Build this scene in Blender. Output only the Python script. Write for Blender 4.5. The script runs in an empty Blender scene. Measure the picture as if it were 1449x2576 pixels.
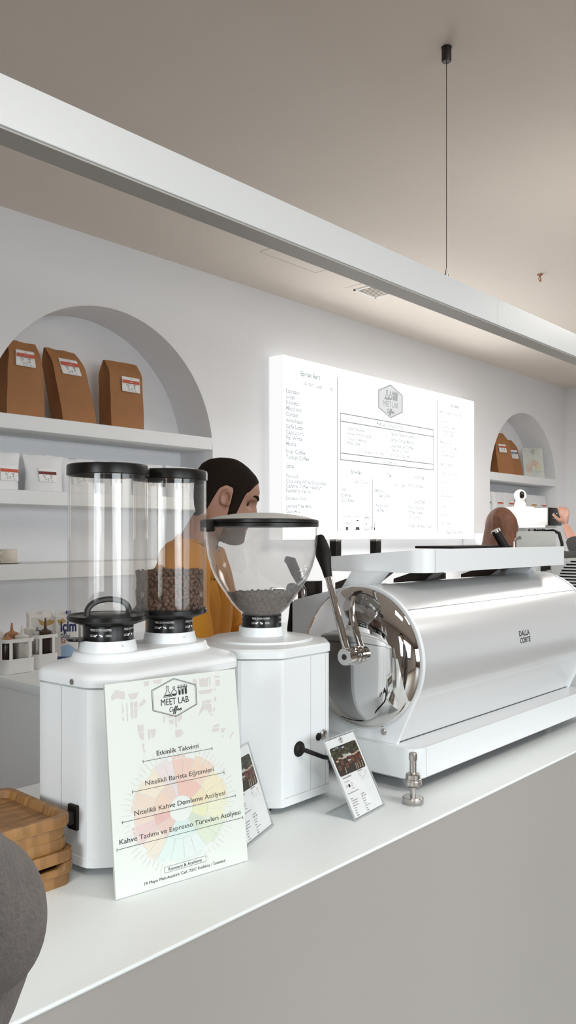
import bpy, bmesh, math, random
from mathutils import Vector, Matrix, noise
from mathutils.geometry import tessellate_polygon
random.seed(7)
S = bpy.context.scene
C = S.collection
PI = math.pi
R = math.radians

# ------------------------------------------------------------------ materials
def mat(name, col, rough=0.5, metal=0.0, spec=0.5, bump=0.0, bscale=60.0, var=0.0, vscale=8.0, coat=0.0, sheen=0.0, stretch=None):
    m = bpy.data.materials.new(name); m.use_nodes = True
    nt = m.node_tree; b = nt.nodes['Principled BSDF']
    b.inputs['Base Color'].default_value = (*col, 1)
    b.inputs['Roughness'].default_value = rough
    b.inputs['Metallic'].default_value = metal
    b.inputs['Specular IOR Level'].default_value = spec
    b.inputs['Coat Weight'].default_value = coat
    b.inputs['Coat Roughness'].default_value = 0.08
    b.inputs['Sheen Weight'].default_value = sheen
    if var or bump:
        tc = nt.nodes.new('ShaderNodeTexCoord'); src = tc.outputs['Object']
        if stretch:
            mp = nt.nodes.new('ShaderNodeMapping'); mp.inputs['Scale'].default_value = stretch; nt.links.new(src, mp.inputs[0]); src = mp.outputs[0]
    if var:
        n = nt.nodes.new('ShaderNodeTexNoise'); n.inputs['Scale'].default_value = vscale
        n.inputs['Detail'].default_value = 6
        r = nt.nodes.new('ShaderNodeMix'); r.data_type = 'RGBA'
        r.inputs[6].default_value = (*[c*(1-var) for c in col], 1)
        r.inputs[7].default_value = (*[min(1, c*(1+var)) for c in col], 1)
        nt.links.new(src, n.inputs['Vector'])
        nt.links.new(n.outputs['Fac'], r.inputs[0]); nt.links.new(r.outputs[2], b.inputs['Base Color'])
    if bump:
        n2 = nt.nodes.new('ShaderNodeTexNoise'); n2.inputs['Scale'].default_value = bscale
        n2.inputs['Detail'].default_value = 4
        bp = nt.nodes.new('ShaderNodeBump'); bp.inputs['Strength'].default_value = bump
        bp.inputs['Distance'].default_value = 0.004
        nt.links.new(src, n2.inputs['Vector'])
        nt.links.new(n2.outputs['Fac'], bp.inputs['Height']); nt.links.new(bp.outputs['Normal'], b.inputs['Normal'])
    return m

def emit(name, col, st):
    m = bpy.data.materials.new(name); m.use_nodes = True
    nt = m.node_tree; nt.nodes.clear()
    e = nt.nodes.new('ShaderNodeEmission'); o = nt.nodes.new('ShaderNodeOutputMaterial')
    e.inputs[0].default_value = (*col, 1); e.inputs[1].default_value = st
    nt.links.new(e.outputs[0], o.inputs[0]); return m

def clear_plastic(name, tint, refl=1.0, rough=0.03, haze=0.0):
    """thin clear plastic wall: see-through, with Fresnel reflection"""
    m = bpy.data.materials.new(name); m.use_nodes = True
    nt = m.node_tree; nt.nodes.clear()
    o = nt.nodes.new('ShaderNodeOutputMaterial')
    t = nt.nodes.new('ShaderNodeBsdfTransparent'); t.inputs[0].default_value = (*tint, 1)
    g = nt.nodes.new('ShaderNodeBsdfGlossy'); g.inputs['Roughness'].default_value = rough
    d = nt.nodes.new('ShaderNodeBsdfDiffuse'); d.inputs[0].default_value = (.8, .8, .78, 1)
    mh = nt.nodes.new('ShaderNodeMixShader'); mh.inputs[0].default_value = haze
    nt.links.new(t.outputs[0], mh.inputs[1]); nt.links.new(d.outputs[0], mh.inputs[2])
    f = nt.nodes.new('ShaderNodeLayerWeight'); f.inputs[0].default_value = .5
    pw = nt.nodes.new('ShaderNodeMath'); pw.operation = 'POWER'; pw.inputs[1].default_value = 4.5
    mu = nt.nodes.new('ShaderNodeMath'); mu.operation = 'MULTIPLY_ADD'; mu.inputs[1].default_value = .9*refl; mu.inputs[2].default_value = .04*refl
    mx = nt.nodes.new('ShaderNodeMixShader')
    nt.links.new(f.outputs['Facing'], pw.inputs[0]); nt.links.new(pw.outputs[0], mu.inputs[0]); nt.links.new(mu.outputs[0], mx.inputs[0])
    nt.links.new(mh.outputs[0], mx.inputs[1]); nt.links.new(g.outputs[0], mx.inputs[2])
    nt.links.new(mx.outputs[0], o.inputs[0]); return m

def wood_mat(name, c1, c2):
    m = bpy.data.materials.new(name); m.use_nodes = True
    nt = m.node_tree; b = nt.nodes['Principled BSDF']; b.inputs['Roughness'].default_value = .5
    tc = nt.nodes.new('ShaderNodeTexCoord'); mp = nt.nodes.new('ShaderNodeMapping')
    mp.inputs['Scale'].default_value = (6, 55, 6)
    n = nt.nodes.new('ShaderNodeTexNoise'); n.inputs['Scale'].default_value = 2.5; n.inputs['Detail'].default_value = 8
    v = nt.nodes.new('ShaderNodeTexVoronoi'); v.inputs['Scale'].default_value = 1.0
    mp2 = nt.nodes.new('ShaderNodeMapping'); mp2.inputs['Scale'].default_value = (75, 4, 4)
    cr = nt.nodes.new('ShaderNodeValToRGB')
    cr.color_ramp.elements[0].color = (*c1, 1); cr.color_ramp.elements[1].color = (*c2, 1)
    cr.color_ramp.elements[0].position = .32; cr.color_ramp.elements[1].position = .68
    mx = nt.nodes.new('ShaderNodeMix'); mx.data_type = 'RGBA'; mx.blend_type = 'MULTIPLY'; mx.inputs[0].default_value = .35
    nt.links.new(tc.outputs['Object'], mp.inputs[0]); nt.links.new(mp.outputs[0], n.inputs['Vector'])
    nt.links.new(tc.outputs['Object'], mp2.inputs[0]); nt.links.new(mp2.outputs[0], v.inputs['Vector'])
    nt.links.new(n.outputs['Fac'], cr.inputs[0]); nt.links.new(cr.outputs[0], mx.inputs[6])
    nt.links.new(v.outputs['Color'], mx.inputs[7])
    hs = nt.nodes.new('ShaderNodeHueSaturation'); hs.inputs['Saturation'].default_value = 1.0
    bw = nt.nodes.new('ShaderNodeRGBToBW'); nt.links.new(v.outputs['Color'], bw.inputs[0])
    nt.links.new(bw.outputs[0], mx.inputs[7])
    nt.links.new(mx.outputs[2], hs.inputs['Color']); nt.links.new(hs.outputs[0], b.inputs['Base Color'])
    return m

M = dict(
    wall=mat('wall_plaster', (.86, .86, .875), .85, bump=.05, bscale=25), darkwall=mat('brown_wall_paint', (.30, .25, .21), .85),
    ceiling=mat('ceiling_paint', (.78, .705, .63), .9, bump=.04, bscale=18, var=.015, vscale=2),
    shelf=mat('shelf_plaster', (.82, .825, .825), .8),
    floor=mat('floor_concrete', (.11, .08, .055), .5, var=.12, vscale=3),
    counter=mat('counter_solid_surface', (.835, .87, .865), .32, spec=.35),
    panel=mat('counter_render', (.39, .365, .34), .7, bump=.03, bscale=40, var=.05, vscale=2.5),
    enamel=mat('white_enamel', (.80, .82, .825), .34, spec=.4, bump=.015, bscale=500),
    plastic=mat('white_plastic', (.83, .83, .82), .4),
    pearl=mat('pearl_lacquer', (.80, .805, .81), .28, metal=.45, coat=.3),
    black=mat('black_plastic', (.008, .007, .006), .3, spec=.28),
    blackm=mat('black_matte', (.010, .008, .007), .5, spec=.25),
    dark=mat('dark_metal', (.05, .042, .038), .4, metal=.5),
    chrome=mat('chrome', (.78, .77, .76), .035, metal=1),
    steel=mat('brushed_steel', (.52, .49, .46), .28, metal=1),
    brass=mat('brass', (.45, .25, .15), .3, metal=1),
    groove=mat('seam_shadow', (.06, .055, .05), .8),
    seam=mat('fine_seam', (.45, .45, .45), .7),
    kraft=mat('kraft_paper', (.37, .165, .06), .75, bump=.25, bscale=30, var=.12, vscale=14),
    foil=mat('white_pouch', (.78, .78, .79), .42, bump=.3, bscale=22),
    paper=mat('white_paper', (.86, .86, .85), .6),
    card=mat('poster_card', (.69, .725, .675), .45),
    ink=mat('black_ink', (.02, .018, .017), .6),
    greyink=mat('grey_ink', (.50, .48, .46), .6),
    mapink=mat('pale_taupe_ink', (.62, .58, .55), .6),
    labelmap=mat('label_map_ink', (.22, .19, .18), .6),
    red=mat('red_band', (.56, .10, .05), .6), maroon=mat('maroon_band', (.16, .02, .02), .6),
    ochre=mat('ochre_band', (.55, .25, .06), .6), blue=mat('blue_band', (.16, .22, .36), .6),
    green=mat('olive_band', (.24, .22, .13), .6),
    acryl=clear_plastic('clear_acrylic', (.96, .97, .97), .9),
    acryledge=clear_plastic('acrylic_edge', (.90, .92, .93), .8, .1, .35),
    hopper=clear_plastic('clear_hopper', (.975, .968, .958), .62, .04, .012),
    hopperh=clear_plastic('hazy_hopper', (.965, .96, .955), 1.0, .06, .07),
    bean=mat('roasted_bean', (.10, .045, .02), .42, spec=.35, var=.3, vscale=30),
    beanpale=mat('light_roast_bean', (.12, .072, .045), .42, var=.25, vscale=30),
    wood=wood_mat('bamboo', (.24, .11, .034), (.46, .24, .08)),
    wool=mat('grey_wool', (.135, .117, .107), .95, bump=.9, bscale=260, var=.35, vscale=45, sheen=.1),
    skin=mat('skin', (.35, .18, .12), .5, var=.08, vscale=12),
    skinp=mat('pale_skin', (.37, .195, .14), .5, var=.06, vscale=12),
    hair=mat('short_dark_hair', (.014, .009, .006), .85, spec=.12, bump=.6, bscale=420),
    beard=mat('stubble', (.11, .062, .042), .75, bump=.6, bscale=420, var=.3, vscale=60),
    auburn=mat('auburn_hair', (.095, .036, .017), .65, spec=.25, bump=.8, bscale=160, var=.75, vscale=70, stretch=(1, 1, .06)),
    mustard=mat('mustard_cloth', (.52, .21, .014), .85, bump=.25, bscale=120, var=.1, vscale=6),
    blackcloth=mat('black_cloth', (.02, .019, .019), .85), denim=mat('dark_trousers', (.04, .04, .05), .85),
    eye=mat('eye_dark', (.02, .015, .012), .2),
    cup=mat('cream_glaze', (.72, .66, .56), .35),
    sauced=mat('dark_syrup', (.03, .016, .008), .25), sauceb=mat('caramel_syrup', (.25, .12, .04), .25),
    saucew=mat('cloudy_syrup', (.62, .6, .55), .35), nozzle=mat('cloudy_nozzle', (.75, .72, .66), .4),
    amber=mat('amber_nozzle', (.42, .2, .08), .4), brownnoz=mat('brown_nozzle', (.07, .035, .02), .4),
    carton=mat('carton_board', (.80, .79, .76), .45), cblue=mat('carton_blue', (.035, .06, .27), .4),
    clblue=mat('carton_pale_blue', (.35, .52, .75), .5), cred=mat('carton_red', (.45, .05, .03), .5),
    wheat=mat('carton_wheat', (.55, .36, .12), .5), navy=mat('carton_navy', (.02, .03, .12), .4),
    silver=mat('pale_grey_shell', (.50, .49, .46), .5, var=.05, vscale=60),
    darkglass=mat('smoked_glass', (.03, .02, .016), .08, coat=.4), photo_dark=mat('photo_dark', (.035, .026, .02), .5),
    photo_brown=mat('photo_brown', (.16, .06, .03), .5), photo_green=mat('photo_green', (.07, .075, .03), .5),
    photo_tan=mat('photo_tan', (.5, .36, .24), .5), photo_sky=mat('photo_sky', (.5, .56, .68), .5),
    photo_red=mat('photo_red', (.28, .03, .03), .5), whiteink=mat('white_ink', (.85, .85, .85), .5),
    signface=emit('lit_sign_face', (1.0, 1.0, 1.0), 4.0), signside=emit('lit_sign_side', (1.0, 1.0, 1.0), .97), signtext=emit('lit_sign_lettering', (.42, .47, .49), 1.0),
    signdark=emit('lit_sign_dark_print', (.38, .40, .40), 1.0), signhex=emit('lit_sign_emblem', (.80, .80, .805), 1.0),
    signblack=emit('lit_sign_black_print', (.12, .1, .09), 1.0),
    winframe=mat('window_frame_paint', (.08, .075, .07), .5),
)

# ------------------------------------------------------------------ mesh builder
class MB:
    def __init__(s): s.bm = bmesh.new(); s.mi = 0
    def _f(s, vs):
        try:
            f = s.bm.faces.new(vs); f.material_index = s.mi; return f
        except ValueError: return None
    def box(s, x0, x1, y0, y1, z0, z1, bev=0.0, seg=2, mtx=None):
        v = [s.bm.verts.new((x, y, z)) for z in (z0, z1) for y in (y0, y1) for x in (x0, x1)]
        fs = [s._f([v[i] for i in q]) for q in ((0,2,3,1),(4,5,7,6),(0,1,5,4),(2,6,7,3),(0,4,6,2),(1,3,7,5))]
        if bev:
            es = list({e for f in fs for e in f.edges})
            r = bmesh.ops.bevel(s.bm, geom=es, offset=bev, segments=seg, affect='EDGES', profile=.5)
            for f in r['faces']: f.material_index = s.mi
            v = list({w for f in r['faces'] for w in f.verts} | {w for w in v if w.is_valid})
        if mtx: bmesh.ops.transform(s.bm, matrix=mtx, verts=[w for w in v if w.is_valid])
        return s
    def loft(s, loops, cap0=True, cap1=True, closed=True):
        L = [[s.bm.verts.new(p) for p in lp] for lp in loops]
        n = len(L[0])
        for a, b in zip(L, L[1:]):
            for i in range(n if closed else n-1):
                j = (i+1) % n; s._f((a[i], a[j], b[j], b[i]))
        if cap0: s._f(L[0][::-1])
        if cap1: s._f(L[-1])
        return s
    def lathe(s, prof, o=(0,0,0), n=48, axis='Z', cap0=False, cap1=False):
        """prof: (radius, height) pairs"""
        loops = []
        for r, h in prof:
            lp = []
            for i in range(n):
                a = 2*PI*i/n; x, y = r*math.cos(a), r*math.sin(a)
                p = {'Z': (x, y, h), 'X': (h, x, y), 'Y': (y, h, x)}[axis]
                lp.append((o[0]+p[0], o[1]+p[1], o[2]+p[2]))
            loops.append(lp)
        return s.loft(loops, cap0, cap1)
    def tube(s, pts, r, n=10, cap=True):
        pts = [Vector(p) for p in pts]
        rs = r if isinstance(r, (list, tuple)) else [r]*len(pts)
        up = Vector((0, 0, 1)); loops = []
        t0 = (pts[1]-pts[0]).normalized()
        if abs(t0.dot(up)) > .95: up = Vector((1, 0, 0))
        for i, p in enumerate(pts):
            t = (pts[min(i+1, len(pts)-1)]-pts[max(i-1, 0)]).normalized()
            a = t.cross(up).normalized(); b = a.cross(t); up = b
            loops.append([p+a*rs[i]*math.cos(2*PI*k/n)+b*rs[i]*math.sin(2*PI*k/n) for k in range(n)])
        return s.loft(loops, cap, cap)
    def prism(s, poly, a0, a1, axis='Z', bev=0.0):
        f = {'Z': lambda p, h: (p[0], p[1], h), 'X': lambda p, h: (h, p[0], p[1]), 'Y': lambda p, h: (p[0], h, p[1])}[axis]
        n0 = len(s.bm.faces)
        s.loft([[f(p, a0) for p in poly], [f(p, a1) for p in poly]])
        if bev:
            s.bm.faces.ensure_lookup_table()
            caps = [s.bm.faces[-1], s.bm.faces[-2]]
            es = list({e for fc in caps for e in fc.edges})
            r = bmesh.ops.bevel(s.bm, geom=es, offset=bev, segments=2, affect='EDGES', profile=.5)
            for fc in r['faces']: fc.material_index = s.mi
        return s
    def poly(s, pts):
        """flat polygon (may be concave)"""
        vs = [s.bm.verts.new(p) for p in pts]
        for t in tessellate_polygon([[Vector(p) for p in pts]]): s._f([vs[i] for i in t])
        return s
    def grid(s, fn, nu, nv, mfn=None):
        V = [[s.bm.verts.new(fn(i/nu, j/nv)) for i in range(nu+1)] for j in range(nv+1)]
        for j in range(nv):
            for i in range(nu):
                if mfn: s.mi = mfn((i+.5)/nu, (j+.5)/nv)
                s._f((V[j][i], V[j][i+1], V[j+1][i+1], V[j+1][i]))
        return s
    def text(s, st, x, y, fn, width=None, size=.01, align='LEFT', bold=0.0, squash=1.0):
        """flat lettering; fn maps (x, y) of the printed surface to a point"""
        for tri in text_tris(st, bold):
            pass
        V, F, w = text_geo(st, bold)
        k = size if width is None else width/max(w, 1e-6)
        ky = size if width is not None and size else k
        ox = {'LEFT': 0, 'CENTER': -w*k/2, 'RIGHT': -w*k}[align]
        vs = [s.bm.verts.new(fn(x+ox+a*k, y+b*ky*squash)) for a, b in V]
        for f in F: s._f([vs[i] for i in f])
        return s
    def build(s, name, mats, parent=None, loc=None, angle=40, recalc=True, smooth=True):
        if recalc: bmesh.ops.recalc_face_normals(s.bm, faces=s.bm.faces)
        me = bpy.data.meshes.new(name); s.bm.to_mesh(me); s.bm.free()
        for m in (mats if isinstance(mats, (list, tuple)) else [mats]): me.materials.append(M[m] if isinstance(m, str) else m)
        if smooth:
            me.shade_smooth(); me.set_sharp_from_angle(angle=R(angle))
        o = bpy.data.objects.new(name, me); C.objects.link(o)
        if parent: o.parent = parent
        if loc: o.location = loc
        return o

_tc = {}
def text_geo(st, bold=0.0):
    k = (st, bold)
    if k not in _tc:
        cu = bpy.data.curves.new('lettering', 'FONT'); cu.body = st; cu.size = 1; cu.resolution_u = 3; cu.offset = bold
        o = bpy.data.objects.new('lettering', cu); C.objects.link(o)
        bpy.context.view_layer.update()
        me = o.evaluated_get(bpy.context.evaluated_depsgraph_get()).to_mesh()
        V = [(v.co.x, v.co.y) for v in me.vertices]; F = [tuple(p.vertices) for p in me.polygons]
        x0 = min((v[0] for v in V), default=0); w = max((v[0] for v in V), default=1)-x0
        _tc[k] = ([(a-x0, b) for a, b in V], F, w)
        o.to_mesh_clear() if False else None
        bpy.data.objects.remove(o); bpy.data.curves.remove(cu)
    return _tc[k]
def text_tris(st, bold): return ()

def tag(o, label, cat, group=None, kind=None):
    if label: o['label'] = label
    if cat: o['category'] = cat
    if group: o['group'] = group
    if kind: o['kind'] = kind
    return o
def thing(name, loc, label, cat, rz=0, group=None, kind=None):
    o = bpy.data.objects.new(name, None); C.objects.link(o); o.empty_display_size = .05
    o.location = loc; o.rotation_euler = (0, 0, rz)
    return tag(o, label, cat, group, kind)
def struct(o): o['kind'] = 'structure'; return o
def dup(root, loc=None, rz=None, label=None):
    r = root.copy(); C.objects.link(r)
    if loc is not None: r.location = loc
    if rz is not None: r.rotation_euler = (0, 0, rz)
    if label: r['label'] = label
    for ch in list(root.children):
        c = ch.copy(); C.objects.link(c); c.parent = r
        for g in list(ch.children):
            d = g.copy(); C.objects.link(d); d.parent = c
    return r

def polar_oct(hx, hy, cx, cy, n=96, p=26, sc=1.0):
    """rounded rectangle with cut corners, as n points round the origin"""
    pl = [(1,0,hx),(-1,0,hx),(0,1,hy),(0,-1,hy)]
    L = math.hypot(cx, cy)
    for sx in (1,-1):
        for sy in (1,-1):
            nx, ny = cy/L*sx, cx/L*sy
            pl.append((nx, ny, abs(nx)*(hx-cx)+abs(ny)*hy))
    out = []
    for i in range(n):
        a = 2*PI*i/n; dx, dy = math.cos(a), math.sin(a)
        q = sum(max(0, (nx*dx+ny*dy)/d)**p for nx, ny, d in pl)
        r = q**(-1/p)*sc
        out.append((dx*r, dy*r))
    return out
def polar_stadium(hl, rad, n=96):
    out = []
    for i in range(n):
        a = 2*PI*i/n; dx, dy = math.cos(a), math.sin(a)
        lo, hi = 0, 1
        for _ in range(40):
            m = (lo+hi)/2; x, y = dx*m, dy*m
            d = math.hypot(max(abs(x)-hl, 0), y)
            if d < rad: lo = m
            else: hi = m
        out.append((dx*lo, dy*lo))
    return out
def lerp_loop(a, b, t): return [(p[0]*(1-t)+q[0]*t, p[1]*(1-t)+q[1]*t) for p, q in zip(a, b)]
def at_z(lp, z): return [(p[0], p[1], z) for p in lp]
def rounded(pts, rad, n=6):
    """round the corners of a polygon"""
    out = []; N = len(pts)
    for i in range(N):
        p = Vector(pts[i]); a = (Vector(pts[i-1])-p); b = (Vector(pts[(i+1) % N])-p)
        rr = rad[i] if isinstance(rad, (list, tuple)) else rad
        if rr <= 0: out.append(tuple(p)); continue
        ta, tb = p+a.normalized()*rr, p+b.normalized()*rr
        for k in range(n+1):
            t = k/n; q = ta*(1-t)**2+p*2*t*(1-t)+tb*t*t; out.append(tuple(q))
    return out

# ------------------------------------------------------------------ camera
FPX, HZ = 2050.0, 1348.0
cam = bpy.data.cameras.new('camera'); co = bpy.data.objects.new('camera', cam); C.objects.link(co)
cam.sensor_fit = 'VERTICAL'; cam.sensor_height = 36; cam.lens = FPX/2576*36
cam.shift_y = (HZ-1288)/2576
YAW = math.atan(1842.5/2050)
co.location = (0, 0, 1.51); co.rotation_euler = (PI/2, 0, -(PI/2-YAW)); cam.clip_start = .01
S.camera = co

# ------------------------------------------------------------------ room shell
WY, CZ, RX, LX, FY = 3.25, 2.923, 7.607, -2.6, -5.5
ND = .265
def arch_poly(cx, cz, rad, x0, x1, zb):
    a0 = math.acos(min(1, (x1-cx)/rad)); a1 = PI-math.acos(min(1, (cx-x0)/rad))
    pts = [(x0, zb), (x1, zb)]
    for k in range(49):
        a = a0+(a1-a0)*k/48; pts.append((cx+rad*math.cos(a), cz+rad*math.sin(a)))
    return pts
NICHES = [arch_poly(2.346, 1.94, .663, 1.686, 3.006, .995), arch_poly(6.746, 1.947, .645, 6.103, 7.389, .995)]
b = MB()
outer = [(LX-.2, -.0), (RX+.2, -.0), (RX+.2, CZ), (LX-.2, CZ)]
polys = [[Vector((x, WY, z)) for x, z in outer]]+[[Vector((x, WY, z)) for x, z in n] for n in NICHES]
flat = [v for p in polys for v in p]
vs = [b.bm.verts.new(v) for v in flat]
for t in tessellate_polygon(polys): b._f([vs[i] for i in t])
for n in NICHES:
    b.loft([[(x, WY, z) for x, z in n], [(x, WY+ND, z) for x, z in n]], False, False)
    b.poly([(x, WY+ND, z) for x, z in n])
bk = [(LX-.2, WY+.4), (RX+.2, WY+.4)]
b.box(LX-.2, RX+.2, WY+ND+.02, WY+.4, 0, CZ)
struct(b.build('wall_back', 'wall', recalc=False, angle=30))
b = MB(); b.box(RX, RX+.2, FY, WY, 0, CZ); struct(b.build('wall_right', 'wall'))
b = MB(); b.box(LX-.2, RX+.2, FY-.2, WY+.4, -.1, 0); struct(b.build('floor', 'floor'))
b = MB(); b.box(LX-.2, RX+.2, FY-.2, WY+.4, CZ, CZ+.12); struct(b.build('ceiling', 'ceiling'))
# front wall with shop windows, left wall with one window (behind the photographer)
def wall_with_holes(name, holes, fn, a0, a1, thick):
    b = MB()
    outer = [(a0, 0), (a1, 0), (a1, CZ), (a0, CZ)]
    hs = [[(h[0], h[2]), (h[1], h[2]), (h[1], h[3]), (h[0], h[3])] for h in holes]
    for d in (0, thick):
        polys = [[Vector((p[0], p[1], 0)) for p in q] for q in [outer]+hs]
        vs = [b.bm.verts.new(fn(v.x, v.y, d)) for p in polys for v in p]
        for t in tessellate_polygon(polys): b._f([vs[i] for i in t])
    for q in [outer]+hs:
        b.loft([[fn(p[0], p[1], 0) for p in q], [fn(p[0], p[1], thick) for p in q]], False, False)
    return struct(b.build(name, 'darkwall'))
FWIN = [(-2.2, .8, .6, 2.6), (1.3, 4.1, .6, 2.6), (4.6, 7.2, .6, 2.6)]
LWIN = [(-1.9, .3, .9, 2.4)]
wall_with_holes('wall_front', FWIN, lambda a, z, d: (a, FY-d, z), LX-.2, RX+.2, .2)
wall_with_holes('wall_left', LWIN, lambda a, z, d: (LX-d, a, z), FY, WY, .2)
k = 1
glass = clear_plastic('window_pane', (.97, .98, .98), .6)
M['glass'] = glass
def window(k, h, fn):
    w = bpy.data.objects.new('window_%d' % k, None); C.objects.link(w); struct(w)
    a0, a1, z0, z1 = h; b = MB(); t = .05
    def bar(p0, p1, q0, q1):
        lo = fn(p0, q0, .06); hi = fn(p1, q1, .12)
        b.box(min(lo[0], hi[0]), max(lo[0], hi[0]), min(lo[1], hi[1]), max(lo[1], hi[1]), q0, q1)
    bar(a0, a0+t, z0, z1); bar(a1-t, a1, z0, z1); bar(a0, a1, z0, z0+t); bar(a0, a1, z1-t, z1)
    m = (a0+a1)/2; bar(m-t/2, m+t/2, z0, z1)
    b.build('window_frame', 'winframe', w)
    g = MB(); g.poly([fn(a0, z0, .09), fn(a1, z0, .09), fn(a1, z1, .09), fn(a0, z1, .09)]); g.build('window_pane', 'glass', w)
for h in FWIN: window(k, h, lambda a, z, d: (a, FY-d, z)); k += 1
for h in LWIN: window(k, h, lambda a, z, d: (LX-d, a, z)); k += 1

# ceiling access hatches (hairline joints) and vent
def hatch(name, x0, x1, y0, y1):
    b = MB(); t = .0022; z0, z1 = CZ-.0012, CZ+.002
    b.box(x0, x1, y0, y0+t, z0, z1); b.box(x0, x1, y1-t, y1, z0, z1)
    b.box(x0, x0+t, y0, y1, z0, z1); b.box(x1-t, x1, y0, y1, z0, z1)
    o = b.build(name, 'greyink'); struct(o)
hatch('trim_1', 2.92, 3.355, 2.38, 2.816)
b = MB(); b.box(3.67, 3.6722, 2.44, 2.863, CZ-.0012, CZ+.002); struct(b.build('trim_2', 'greyink'))
v = thing('ceiling_vent', (3.832, 2.72, CZ), 'slotted beige air vent in the ceiling beyond the white beam', 'vent')
b = MB(); w, d = .105, .125
for q in ((-w, w, -d, -d+.012), (-w, w, d-.012, d), (-w, -w+.012, -d, d), (w-.012, w, -d, d)): b.box(*q, -.006, .001)
b.build('frame', 'shelf', v)
b = MB(); b.box(-w+.01, w-.01, -d+.01, d-.01, -.0005, .001); b.build('duct_opening', 'groove', v)
for i in range(9):
    b = MB(); x = -w+.02+i*(2*w-.04)/8
    b.box(x-.0055, x+.0055, -d+.011, d-.011, -.005, -.002, mtx=None); b.build('slat', 'cup', v)

# shelves in the two arched niches
SHZ = [(1.975, 2.04), (1.648, 1.711), (1.318, 1.387)]
SL = [['white plastered shelf under the left arch holding three kraft bags', 'white shelf in the left niche carrying a row of white pouches', 'lowest white shelf of the left niche with a cream cup on it'],
      ['white plastered shelf at the base of the small right arch', 'white shelf in the right niche with white pouches behind the camera ball', None]]
for ni, (x0, x1) in enumerate(((1.686, 3.006), (6.103, 7.389))):
    for si, (z0, z1) in enumerate(SHZ):
        if not SL[ni][si]: continue
        b = MB(); b.box(x0+.001, x1-.001, WY-.001, WY+ND-.001, z0, z1, .002, 1)
        tag(b.build('niche_shelf', 'shelf'), SL[ni][si], 'shelf', 'built-in shelves of the arched niches')

# ------------------------------------------------------------------ hanging beam and its suspensions
bt = thing('ceiling_beam', (0, 1.235, 2.16), 'long white box beam hanging on thin wires across the room', 'beam')
b = MB(); b.box(.30, 3.75, -.03, .03, .004, .086, .0012, 1); b.build('housing', 'enamel', bt)
b = MB(); b.box(.31, 3.74, -.0265, .0265, .0, .0055); b.build('underside_strip', 'silver', bt)
b = MB(); b.box(2.313, 2.3138, -.0302, -.03, .004, .086); b.build('joint_line', 'seam', bt)
ws = thing('suspension_wire', (2.06, 1.235, 2.246), 'thin wire holding the white beam, with a brown ceiling cup', 'wire', group='wires of the hanging beam')
b = MB(); b.lathe([(0, 0), (.0075, 0), (.0075, .02), (.004, .021), (.004, .03), (.0025, .031), (.0025, .038), (0, .038)], n=20); b.build('gripper', 'steel', ws)
b = MB(); b.tube([(0, 0, .035), (0, 0, CZ-2.246-.03)], .0012, 6); b.build('cable', 'dark', ws)
b = MB(); zt = CZ-2.246; b.lathe([(0, zt-.042), (.012, zt-.042), (.014, zt-.039), (.014, zt-.002), (.0155, zt-.002), (.0155, zt), (0, zt)], n=24); b.build('ceiling_cup', 'dark', ws)
dup(ws, (.648, 1.235, 2.246), label='wire at the far left end of the white beam, cut by the photo edge')
hk = MB(); hk.lathe([(0, 0), (.014, 0), (.014, -.006), (.004, -.008), (.004, -.014)], n=16)
hk.tube([(.012*math.sin(t*.5), 0, -.026+.012*math.cos(t*.5)) for t in range(0, 11)], .0035, 8)
tag(hk.build('ceiling_hook', 'brass', loc=(4.1835, 1.931, CZ)), 'small copper hook alone on the ceiling at right', 'hook')

# ------------------------------------------------------------------ counters
ct = thing('bar_counter', (0, 0, 0), 'long bar counter with white top and grey rendered front', 'counter')
b = MB(); b.box(-1.6, 3.3, .784, 1.508, .9935, 1.0, .003, 3); b.build('worktop', 'counter', ct)
b = MB(); b.box(-1.6, 3.295, .786, 1.49, 0, .994, .001, 1); b.build('front_panel', 'panel', ct)
bc = thing('back_counter', (0, 0, 0), 'back counter along the wall with white top and plain grey end panel', 'counter')
b = MB(); b.box(1.507, 7.59, 2.42, 3.247, .96, .995, .004, 2); b.build('worktop', 'counter', bc)
b = MB(); b.box(1.512, 7.585, 2.44, 3.247, 0, .961); b.build('cabinet_body', 'shelf', bc)

# ------------------------------------------------------------------ grinders
BODY0, SEAM = .012, .2826
def text_on_cyl(b, st, zc, ang, rad, width, size, o):
    def fn(x, y):
        a = ang+x/rad
        return (o[0]+(rad+.0004)*math.cos(a), o[1]+(rad+.0004)*math.sin(a), zc+y)
    b.text(st, 0, 0, fn, width=width, size=size, align='CENTER')
def collar_print(b, o, z0, rad, angs):
    for a in angs:
        text_on_cyl(b, 'PRESS DOWN HOPPER', z0+.0185, a, rad, .035, .0052, o)
        text_on_cyl(b, 'LOCK', z0+.0095, a-.0145/rad, rad, .0075, .0052, o)
        text_on_cyl(b, 'OPEN', z0+.0095, a+.0125/rad, rad, .0085, .0052, o)
        for sx in (-1, 1):
            def P(u, w): 
                t = a+(-.0035+sx*.0042+u*sx)/rad
                return (o[0]+(rad+.0004)*math.cos(t), o[1]+(rad+.0004)*math.sin(t), z0+.0112+w)
            b.poly([P(-.003, .0008), P(0, -.0008), P(-.0004, -.0024), P(.0034, -.0014), P(.0016, .0022), P(.0008, .0008), P(-.002, .0026)])
def hopper_collar(b, o, z0, z1, r):
    b.lathe([(r-.004, z0), (r, z0), (r, z1-.002), (r-.001, z1), (r-.006, z1)], o, 64)

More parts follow.
